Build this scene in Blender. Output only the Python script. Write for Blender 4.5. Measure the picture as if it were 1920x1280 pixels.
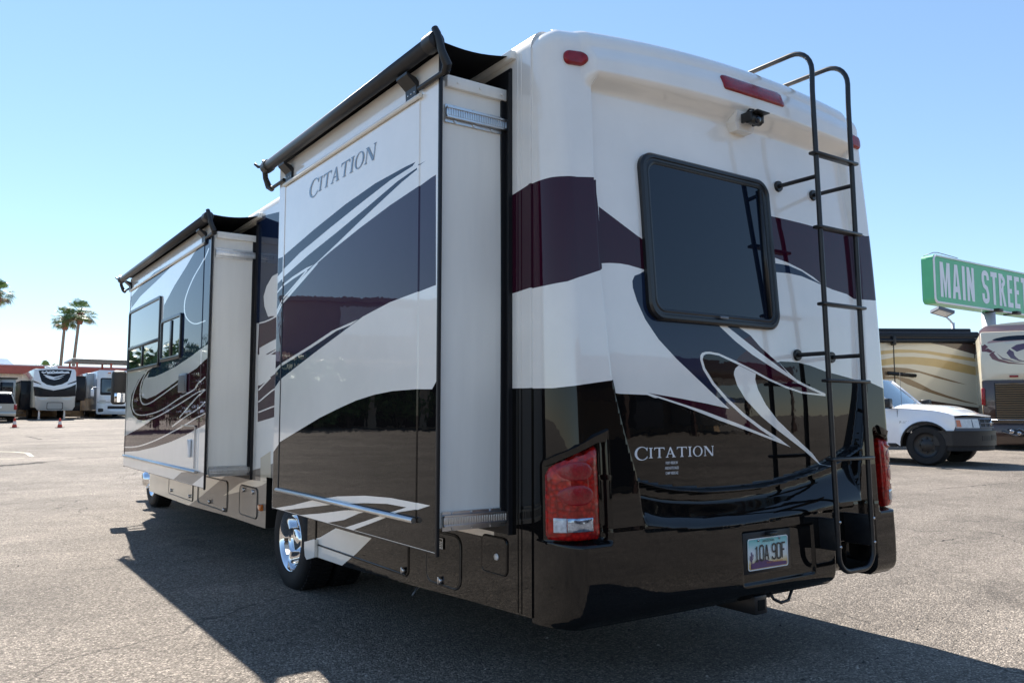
import bpy, bmesh, math, random, json
import numpy as np
from math import sin, cos, pi, radians, hypot, sqrt, atan2
from mathutils import Vector, Matrix, geometry

for o in list(bpy.data.objects):
    bpy.data.objects.remove(o)
sc = bpy.context.scene
COL = sc.collection

# ------------------------------------------------------------------ camera
cam = bpy.data.cameras.new('camera')
cam.sensor_width = 36.0
cam.lens = 28.875
cam.clip_start = 0.05
cam.clip_end = 20000
camo = bpy.data.objects.new('camera', cam)
COL.objects.link(camo)
camo.location = (-3.37, -2.89, 1.30)
camo.rotation_euler = (radians(95.0), 0, radians(-34.8))
sc.camera = camo

# ------------------------------------------------------------------ sky, sun, exposure
SUN = Vector((0.34, 2.80, 2.95)).normalized()
SUN_EL = math.asin(SUN.z)
SUN_AZ = atan2(SUN.x, SUN.y)
world = bpy.data.worlds.new('World')
sc.world = world
world.use_nodes = True
wn = world.node_tree.nodes
wl = world.node_tree.links
wn.clear()
sky = wn.new('ShaderNodeTexSky')
sky.sky_type = 'NISHITA'
sky.sun_disc = False
sky.sun_elevation = SUN_EL
sky.sun_rotation = SUN_AZ
sky.altitude = 0
sky.air_density = 1.0
sky.dust_density = 0.0
sky.ozone_density = 5.5
bg = wn.new('ShaderNodeBackground')
bg.inputs['Strength'].default_value = 0.118
wo = wn.new('ShaderNodeOutputWorld')
gm = wn.new('ShaderNodeGamma')                 # camera-like roll-off of the whole sky's brightness range
gm.inputs['Gamma'].default_value = 0.72
wl.new(sky.outputs[0], gm.inputs[0])
hs = wn.new('ShaderNodeHueSaturation')
hs.inputs['Saturation'].default_value = 1.08
wl.new(gm.outputs[0], hs.inputs['Color'])
wl.new(hs.outputs[0], bg.inputs[0])
wl.new(bg.outputs[0], wo.inputs[0])

sun = bpy.data.lights.new('sun', 'SUN')
sun.energy = 5.0
sun.angle = radians(0.53)
sun.color = (1.0, 0.94, 0.86)
suno = bpy.data.objects.new('sun', sun)
COL.objects.link(suno)
suno.rotation_euler = (-SUN).to_track_quat('-Z', 'Y').to_euler()
suno.location = (5, 30, 30)

sc.view_settings.view_transform = 'Standard'
sc.view_settings.look = 'None'
sc.view_settings.gamma = 1.0
sc.view_settings.use_curve_mapping = False
sc.view_settings.exposure = 1.42
sc.cycles.max_bounces = 8
sc.cycles.diffuse_bounces = 4
sc.cycles.glossy_bounces = 5
sc.cycles.use_denoising = True

# ------------------------------------------------------------------ materials
M = {}
def _mat(name):
    m = bpy.data.materials.new(name)
    m.use_nodes = True
    nt = m.node_tree
    b = nt.nodes['Principled BSDF']
    M[name] = m
    return m, nt, b
def N(nt, t, **kw):
    n = nt.nodes.new(t)
    for k, v in kw.items():
        if k in n.inputs: n.inputs[k].default_value = v
        else: setattr(n, k, v)
    return n
def mat(name, col, rough=0.5, metal=0.0, spec=0.5, coat=0.0, var=0.0, vscale=6.0, bump=0.0, bscale=40.0, rvar=0.0, coat_rough=0.03, stretch=None):
    m, nt, b = _mat(name)
    b.inputs['Base Color'].default_value = (*col, 1)
    b.inputs['Roughness'].default_value = rough
    b.inputs['Metallic'].default_value = metal
    b.inputs['Specular IOR Level'].default_value = spec
    b.inputs['Coat Weight'].default_value = coat
    b.inputs['Coat Roughness'].default_value = coat_rough
    tc = N(nt, 'ShaderNodeTexCoord')
    src = tc.outputs['Object']
    if stretch:
        mp = N(nt, 'ShaderNodeMapping'); mp.inputs['Scale'].default_value = stretch
        nt.links.new(src, mp.inputs[0]); src = mp.outputs[0]
    if var > 0 or rvar > 0:
        no = N(nt, 'ShaderNodeTexNoise', Scale=vscale, Detail=5.0, Roughness=0.6)
        nt.links.new(src, no.inputs['Vector'])
        if var > 0:
            r = N(nt, 'ShaderNodeMapRange')
            r.inputs['To Min'].default_value = 1 - var; r.inputs['To Max'].default_value = 1 + var
            r.inputs['From Min'].default_value = .3; r.inputs['From Max'].default_value = .7
            nt.links.new(no.outputs['Fac'], r.inputs['Value'])
            mx = N(nt, 'ShaderNodeVectorMath', operation='SCALE')
            mx.inputs[0].default_value = col
            nt.links.new(r.outputs[0], mx.inputs['Scale'])
            nt.links.new(mx.outputs[0], b.inputs['Base Color'])
        if rvar > 0:
            r2 = N(nt, 'ShaderNodeMapRange')
            r2.inputs['To Min'].default_value = max(0, rough - rvar); r2.inputs['To Max'].default_value = rough + rvar
            r2.inputs['From Min'].default_value = .3; r2.inputs['From Max'].default_value = .7
            nt.links.new(no.outputs['Fac'], r2.inputs['Value'])
            nt.links.new(r2.outputs[0], b.inputs['Roughness'])
    if bump > 0:
        nb = N(nt, 'ShaderNodeTexNoise', Scale=bscale, Detail=3.0)
        nt.links.new(src, nb.inputs['Vector'])
        bp = N(nt, 'ShaderNodeBump', Strength=1.0, Distance=bump)
        nt.links.new(nb.outputs['Fac'], bp.inputs['Height'])
        nt.links.new(bp.outputs[0], b.inputs['Normal'])
        if coat > 0: nt.links.new(bp.outputs[0], b.inputs['Coat Normal'])
    return m
# coach paint: clear-coated gelcoat with the slight waviness of fibreglass
def paint(name, col, rough=0.16, wave=0.00042):
    return mat(name, col, rough=rough, spec=(0.3 if max(col) > .5 else 0.0), coat=(1.0 if max(col) > .5 else 0.78), var=0.05, vscale=2.2, bump=wave, bscale=6.5, coat_rough=0.015)
paint('white', (.88, .845, .785))
paint('cream', (.66, .57, .43))
paint('maroon', (.036, .0045, .015))
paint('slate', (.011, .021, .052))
paint('plum', (.024, .010, .040))  # maroon with the mirrored sky's blue mixed into its base colour
paint('black', (.006, .0055, .0055))
paint('brown', (.26, .215, .175))
paint('tan', (.33, .29, .25))
mat('panel_white', (.84, .82, .76), rough=.38, spec=.4, var=.05, vscale=3, rvar=.1, bump=.0004, bscale=3, stretch=(3, 3, .35))
mat('aluminium', (.62, .63, .64), rough=.34, metal=1.0, var=.08, vscale=20)
mat('chrome', (.82, .83, .85), rough=.04, metal=1.0)
mat('rubber', (.012, .012, .013), rough=.65, spec=.3, var=.3, vscale=12, bump=.0006, bscale=60)
mat('seal', (.010, .010, .012), rough=.5, spec=.4)
mat('black_metal', (.012, .012, .014), rough=.36, spec=.5, var=.25, vscale=30)
mat('grey_metal', (.16, .165, .18), rough=.4, metal=.6, var=.1, vscale=20)
mat('awning_fabric', (.012, .012, .013), rough=.8, spec=.2, var=.2, vscale=9, bump=.0008, bscale=300)
mat('awning_tube', (.020, .020, .022), rough=.42, spec=.5, var=.15, vscale=6)
mat('glass_dark', (.004, .008, .018), rough=.02, spec=.1, coat=.75, coat_rough=.01, bump=.00008, bscale=3)
mat('plastic_black', (.013, .013, .014), rough=.42, spec=.45, var=.2, vscale=25)
mat('frame_black', (.015, .015, .016), rough=.3, spec=.5)
mat('letter_white', (.75, .76, .78), rough=.3, coat=.6)
mat('letter_slate', (.085, .11, .15), rough=.25, coat=.8)
mat('amber', (.55, .13, .01), rough=.15, coat=1.0)
mat('roof_white', (.72, .71, .68), rough=.55, var=.08, vscale=2)
mat('hardware', (.5, .5, .52), rough=.25, metal=1.0)
mat('dark_under', (.015, .014, .013), rough=.9, spec=.1)
mat('clear_lens', (.50, .53, .57), rough=.12, coat=1.0, var=.35, vscale=45)
mat('lens_mirror', (.30, .36, .46), rough=.12, metal=.8, coat=1.0, var=.5, vscale=70)
def lens_red():
    m, nt, b = _mat('red_lens')
    tc = N(nt, 'ShaderNodeTexCoord')
    vo = N(nt, 'ShaderNodeTexVoronoi', Scale=48.0)
    no = N(nt, 'ShaderNodeTexNoise', Scale=14.0, Detail=2.0)
    nt.links.new(tc.outputs['Object'], vo.inputs['Vector']); nt.links.new(tc.outputs['Object'], no.inputs['Vector'])
    ad = N(nt, 'ShaderNodeMath', operation='MULTIPLY')
    nt.links.new(vo.outputs['Distance'], ad.inputs[0]); nt.links.new(no.outputs['Fac'], ad.inputs[1])
    cr = N(nt, 'ShaderNodeValToRGB')
    cr.color_ramp.elements[0].position = .04; cr.color_ramp.elements[0].color = (.50, .012, .008, 1)
    cr.color_ramp.elements[1].position = .36; cr.color_ramp.elements[1].color = (.20, .002, .002, 1)
    nt.links.new(ad.outputs[0], cr.inputs[0])
    nt.links.new(cr.outputs[0], b.inputs['Base Color'])
    b.inputs['Roughness'].default_value = .2
    b.inputs['Coat Weight'].default_value = .55; b.inputs['Coat Roughness'].default_value = .02; b.inputs['Specular IOR Level'].default_value = .2
    bp = N(nt, 'ShaderNodeBump', Strength=.5, Distance=.004)
    nt.links.new(vo.outputs['Distance'], bp.inputs['Height'])
    nt.links.new(bp.outputs[0], b.inputs['Normal'])
lens_red()
mat('red_plain', (.26, .006, .012), rough=.25, spec=.2, coat=.6, var=.25, vscale=40, bump=.001, bscale=120)

# ------------------------------------------------------------------ mesh helpers
def link(o, parent=None):
    COL.objects.link(o)
    if parent is not None:
        o.parent = parent
        if parent.parent is None and parent.type == 'EMPTY' and not parent.get('local_build'):
            o.matrix_parent_inverse = Matrix.Translation(-parent.location)
    return o
def thing(name, label, cat, loc=(0, 0, 0), rotz=0.0, group=None, local=True):
    o = bpy.data.objects.new(name, None)
    o.empty_display_size = .3
    COL.objects.link(o)
    o.location = loc; o.rotation_euler = (0, 0, rotz)
    o['label'] = label; o['category'] = cat
    if group: o['group'] = group
    if local: o['local_build'] = 1
    return o
def tag(o, label, cat, group=None):
    o['label'] = label; o['category'] = cat
    if group: o['group'] = group
    return o
class MB:
    """collects faces; build() makes one mesh object"""
    def __init__(s): s.v = []; s.f = []; s.m = []; s.sm = []
    def add(s, vs, fs, mi=0, smooth=False):
        k = len(s.v); s.v += [tuple(p) for p in vs]
        for f in fs: s.f.append(tuple(i + k for i in f)); s.m.append(mi); s.sm.append(smooth)
        return s
    def box(s, x0, x1, y0, y1, z0, z1, mi=0, b=0.0, seg=2):
        if x0 > x1: x0, x1 = x1, x0
        if y0 > y1: y0, y1 = y1, y0
        if z0 > z1: z0, z1 = z1, z0
        if b <= 0:
            vs = [(x, y, z) for z in (z0, z1) for y in (y0, y1) for x in (x0, x1)]
            fs = [(0, 2, 3, 1), (4, 5, 7, 6), (0, 1, 5, 4), (2, 6, 7, 3), (0, 4, 6, 2), (1, 3, 7, 5)]
            return s.add(vs, fs, mi)
        bm = bmesh.new(); bmesh.ops.create_cube(bm, size=1)
        for v in bm.verts:
            v.co = Vector(((x0 + x1) / 2 + v.co.x * (x1 - x0), (y0 + y1) / 2 + v.co.y * (y1 - y0), (z0 + z1) / 2 + v.co.z * (z1 - z0)))
        bmesh.ops.bevel(bm, geom=bm.edges[:], offset=b, segments=seg, affect='EDGES', profile=.5)
        return s.bm(bm, mi, True)
    def bm(s, bm, mi=0, smooth=False):
        bm.verts.index_update()
        s.add([v.co[:] for v in bm.verts], [[v.index for v in f.verts] for f in bm.faces], mi, smooth)
        bm.free(); return s
    def tube(s, pts, r, n=10, mi=0, cap=True, smooth=True, closed=False):
        pts = [Vector(p) for p in pts]
        rs = r if isinstance(r, (list, tuple)) else [r] * len(pts)
        rings = []; up = None; L = len(pts)
        for i, p in enumerate(pts):
            a = pts[(i - 1) % L] if closed else pts[max(0, i - 1)]
            c = pts[(i + 1) % L] if closed else pts[min(L - 1, i + 1)]
            t = (c - a).normalized()
            if up is None:
                up = Vector((0, 0, 1)) if abs(t.z) < .9 else Vector((1, 0, 0))
            sx = t.cross(up).normalized(); up = sx.cross(t).normalized()
            rings.append([p + (sx * cos(2 * pi * k / n) + up * sin(2 * pi * k / n)) * rs[i] for k in range(n)])
        vs = [q for ring in rings for q in ring]
        fs = []
        for i in range(L if closed else L - 1):
            j = (i + 1) % L
            for k in range(n):
                k2 = (k + 1) % n
                fs.append((i * n + k, i * n + k2, j * n + k2, j * n + k))
        s.add(vs, fs, mi, smooth)
        if cap and not closed:
            s.add(rings[0], [tuple(range(n))[::-1]], mi); s.add(rings[-1], [tuple(range(n))], mi)
        return s
    def lathe(s, prof, org, axis, n=40, mi=0, smooth=True):
        """prof: (radius, along axis)"""
        ax = Vector(axis).normalized()
        u = Vector((0, 0, 1)) if abs(ax.z) < .9 else Vector((1, 0, 0))
        sx = ax.cross(u).normalized(); sy = ax.cross(sx)
        o = Vector(org)
        vs = []; fs = []
        for r, a in prof:
            for k in range(n):
                t = 2 * pi * k / n
                vs.append(o + ax * a + (sx * cos(t) + sy * sin(t)) * r)
        for i in range(len(prof) - 1):
            for k in range(n):
                k2 = (k + 1) % n
                fs.append((i * n + k, i * n + k2, (i + 1) * n + k2, (i + 1) * n + k))
        return s.add(vs, fs, mi, smooth)
    def prism(s, poly, fa, fb, mi=0, smooth=False):
        """polygon (2D) swept between the maps fa and fb"""
        n = len(poly)
        a = [fa(*p) for p in poly]; b = [fb(*p) for p in poly]
        s.add(a + b, [tuple(range(n))[::-1], tuple(range(n, 2 * n))], mi)
        s.add(a + b, [(i, (i + 1) % n, n + (i + 1) % n, n + i) for i in range(n)], mi, smooth)
        return s
    def build(s, name, mats, parent=None, autosm=None, fixn=True):
        me = bpy.data.meshes.new(name)
        me.from_pydata(s.v, [], s.f)
        if isinstance(mats, str): mats = [mats]
        for m in mats: me.materials.append(M[m])
        me.polygons.foreach_set('material_index', s.m)
        me.polygons.foreach_set('use_smooth', s.sm)
        if fixn:
            bm = bmesh.new(); bm.from_mesh(me)
            bmesh.ops.remove_doubles(bm, verts=bm.verts, dist=1e-5)
            bmesh.ops.recalc_face_normals(bm, faces=bm.faces)
            bm.to_mesh(me); bm.free()
        if autosm: me.set_sharp_from_angle(angle=radians(autosm))
        me.update()
        o = bpy.data.objects.new(name, me)
        return link(o, parent)
def arc(c, r, a0, a1, n):
    return [(c[0] + r * cos(a0 + (a1 - a0) * i / n), c[1] + r * sin(a0 + (a1 - a0) * i / n)) for i in range(n + 1)]
def rrect(x0, x1, y0, y1, r, n=5):
    return (arc((x1 - r, y0 + r), r, -pi / 2, 0, n) + arc((x1 - r, y1 - r), r, 0, pi / 2, n) +
            arc((x0 + r, y1 - r), r, pi / 2, pi, n) + arc((x0 + r, y0 + r), r, pi, 1.5 * pi, n))
def inpoly(P, poly):
    x, y = P[:, 0], P[:, 1]
    q = np.asarray(poly, float)
    r = np.zeros(len(P), bool)
    j = len(q) - 1
    for i in range(len(q)):
        xi, yi = q[i]; xj, yj = q[j]
        if yi != yj:
            c = ((yi > y) != (yj > y)) & (x < (xj - xi) * (y - yi) / (yj - yi) + xi)
            r ^= c
        j = i
    return r
def cdt(polys, extra=(), eps=1e-5, lines=()):
    vs = []; es = []
    for p in polys:
        k = len(vs); n = len(p)
        vs += [Vector((a, b)) for a, b in p]
        es += [(k + i, k + (i + 1) % n) for i in range(n)]
    for p in lines:
        k = len(vs); vs += [Vector((a, b)) for a, b in p]; es += [(k + i, k + i + 1) for i in range(len(p) - 1)]
    vs += [Vector((a, b)) for a, b in extra]
    r = geometry.delaunay_2d_cdt(vs, es, [], 0, eps)
    V = np.array([(v.x, v.y) for v in r[0]]); F = np.array([f[:3] for f in r[2]], int)
    return V, F
def sheet(name, outer, paints, fmap, base, parent=None, holes=(), grid=None, smooth=False, flip=False, extra=(), order=None, thick=None):
    """2D outline cut along the paint lines, each region its own material, mapped into space"""
    polys = [outer] + [p for _, p in paints] + list(holes)
    ex = list(extra)
    if grid: ex += grid
    V, F = cdt(polys, ex)
    c = V[F].mean(axis=1)
    keep = inpoly(c, outer)
    for h in holes: keep &= ~inpoly(c, h)
    F = F[keep]; c = c[keep]
    names = [base]
    mi = np.zeros(len(F), int)
    for nm, p in paints:
        if nm not in names: names.append(nm)
        mi[inpoly(c, p)] = names.index(nm)
    used = np.unique(F)
    remap = -np.ones(len(V), int); remap[used] = np.arange(len(used))
    P = [tuple(fmap(*V[i])) for i in used]
    F = remap[F]
    if flip: F = F[:, ::-1]
    me = bpy.data.meshes.new(name)
    me.from_pydata(P, [], F.tolist())
    for nm in names: me.materials.append(M[nm])
    me.polygons.foreach_set('material_index', mi.tolist())
    me.polygons.foreach_set('use_smooth', [smooth] * len(F))
    me.update()
    return link(bpy.data.objects.new(name, me), parent)
def union_flat(name, polys, fmap, m, parent=None, flip=False, fine=None):
    """flat lettering: union of polygons as one sheet"""
    V, F = cdt(polys)
    c = V[F].mean(axis=1)
    keep = np.zeros(len(F), bool)
    for p in polys: keep |= inpoly(c, p)
    F = F[keep]
    used = np.unique(F); remap = -np.ones(len(V), int); remap[used] = np.arange(len(used))
    P = [tuple(fmap(*V[i])) for i in used]; F = remap[F]
    if flip: F = F[:, ::-1]
    me = bpy.data.meshes.new(name); me.from_pydata(P, [], F.tolist()); me.materials.append(M[m]); me.update()
    return link(bpy.data.objects.new(name, me), parent)
def stroke(pts, w):
    o = []; i = []; n = len(pts)
    for k, (a, b) in enumerate(pts):
        p = pts[max(0, k - 1)]; q = pts[min(n - 1, k + 1)]
        dx, dy = q[0] - p[0], q[1] - p[1]; l = hypot(dx, dy) or 1
        o.append((a - dy / l * w, b + dx / l * w)); i.append((a + dy / l * w, b - dx / l * w))
    return o + i[::-1]
def text_mesh(name, body, height, fmap, m, parent=None, align='CENTER', xs=1.0, bold=0.0):
    """built-in typeface, turned into a mesh sheet"""
    cu = bpy.data.curves.new(name, 'FONT'); cu.body = body; cu.size = 1.0; cu.align_x = align; cu.offset = bold
    cu.fill_mode = 'FRONT'; cu.resolution_u = 3
    to = bpy.data.objects.new(name, cu); COL.objects.link(to)
    dg = bpy.context.evaluated_depsgraph_get()
    me = bpy.data.meshes.new_from_object(to.evaluated_get(dg))
    bpy.data.objects.remove(to)
    for v in me.vertices:
        v.co = fmap(v.co.x * height * xs, v.co.y * height)
    me.materials.clear(); me.materials.append(M[m]); me.name = name
    me.update()
    return link(bpy.data.objects.new(name, me), parent)
# serif capitals: (polygons, advance), cap height 1
def gl_I():
    return [[(.03, 0), (.39, 0), (.39, .05), (.29, .075), (.29, .925), (.39, .95), (.39, 1), (.03, 1), (.03, .95), (.13, .925), (.13, .075), (.03, .05)]], .42
def gl_T():
    return [[(.33, 0), (.67, 0), (.67, .05), (.58, .075), (.58, .92), (.80, .92), (.90, .88), (.95, .76), (.99, .76), (.97, 1), (.03, 1), (.01, .76), (.05, .76), (.10, .88), (.20, .92), (.42, .92), (.42, .075), (.33, .05)]], 1.0
def gl_A():
    return [[(0, 0), (.28, 0), (.28, .045), (.19, .07), (.465, .86), (.46, 1), (.40, .99), (.115, .09), (0, .045)],
            [(.40, .99), (.50, 1.02), (.87, .08), (.97, .045), (.97, 0), (.60, 0), (.60, .045), (.69, .07), (.42, .84)],
            [(.24, .32), (.64, .32), (.62, .39), (.26, .39)]], .98
def gl_N():
    return [[(.03, 0), (.29, 0), (.29, .045), (.20, .07), (.20, 1), (.13, 1), (.13, .07), (.03, .045)],
            [(.03, 1), (.30, 1), (.92, .15), (.92, -.02), (.82, -.02), (.15, .90), (.03, .955)],
            [(.92, -.02), (.98, -.02), (.98, .93), (1.07, .955), (1.07, 1), (.81, 1), (.81, .955), (.91, .93), (.91, .1)]], 1.1
def gl_O():
    out = []; n = 28
    for i in range(n):
        a0, a1 = 2 * pi * i / n, 2 * pi * (i + 1) / n
        P = lambda a, rx, ry: (.5 + rx * cos(a), .5 + ry * sin(a))
        out.append([P(a0, .48, .53), P(a1, .48, .53), P(a1, .33, .47), P(a0, .33, .47)])
    return out, 1.0
def gl_C():
    out = []; n = 24; a_s, a_e = radians(38), radians(322)
    for i in range(n):
        a0 = a_s + (a_e - a_s) * i / n; a1 = a_s + (a_e - a_s) * (i + 1) / n
        P = lambda a, rx, ry, cx: (cx + rx * cos(a), .5 + ry * sin(a))
        out.append([P(a0, .52, .54, .54), P(a1, .52, .54, .54), P(a1, .38, .475, .58), P(a0, .38, .475, .58)])
    out.append([(.93, .98), (.97, .98), (.955, .70), (.915, .70), (.87, .82)])
    out.append([(.86, .16), (.93, .28), (.965, .26), (.93, .10)])
    return out, .98
def serif_word(scale_small=.80):
    polys = []; x = 0
    for k, (g, s) in enumerate([(gl_C, 1.22), (gl_I, 1), (gl_T, 1), (gl_A, 1), (gl_T, 1), (gl_I, 1), (gl_O, 1), (gl_N, 1)]):
        ps, adv = g()
        dy = -.14 if k == 0 else 0
        polys += [[(x + a * s, dy + b * s) for a, b in p] for p in ps]
        x += adv * s + .07
    return polys, x
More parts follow.
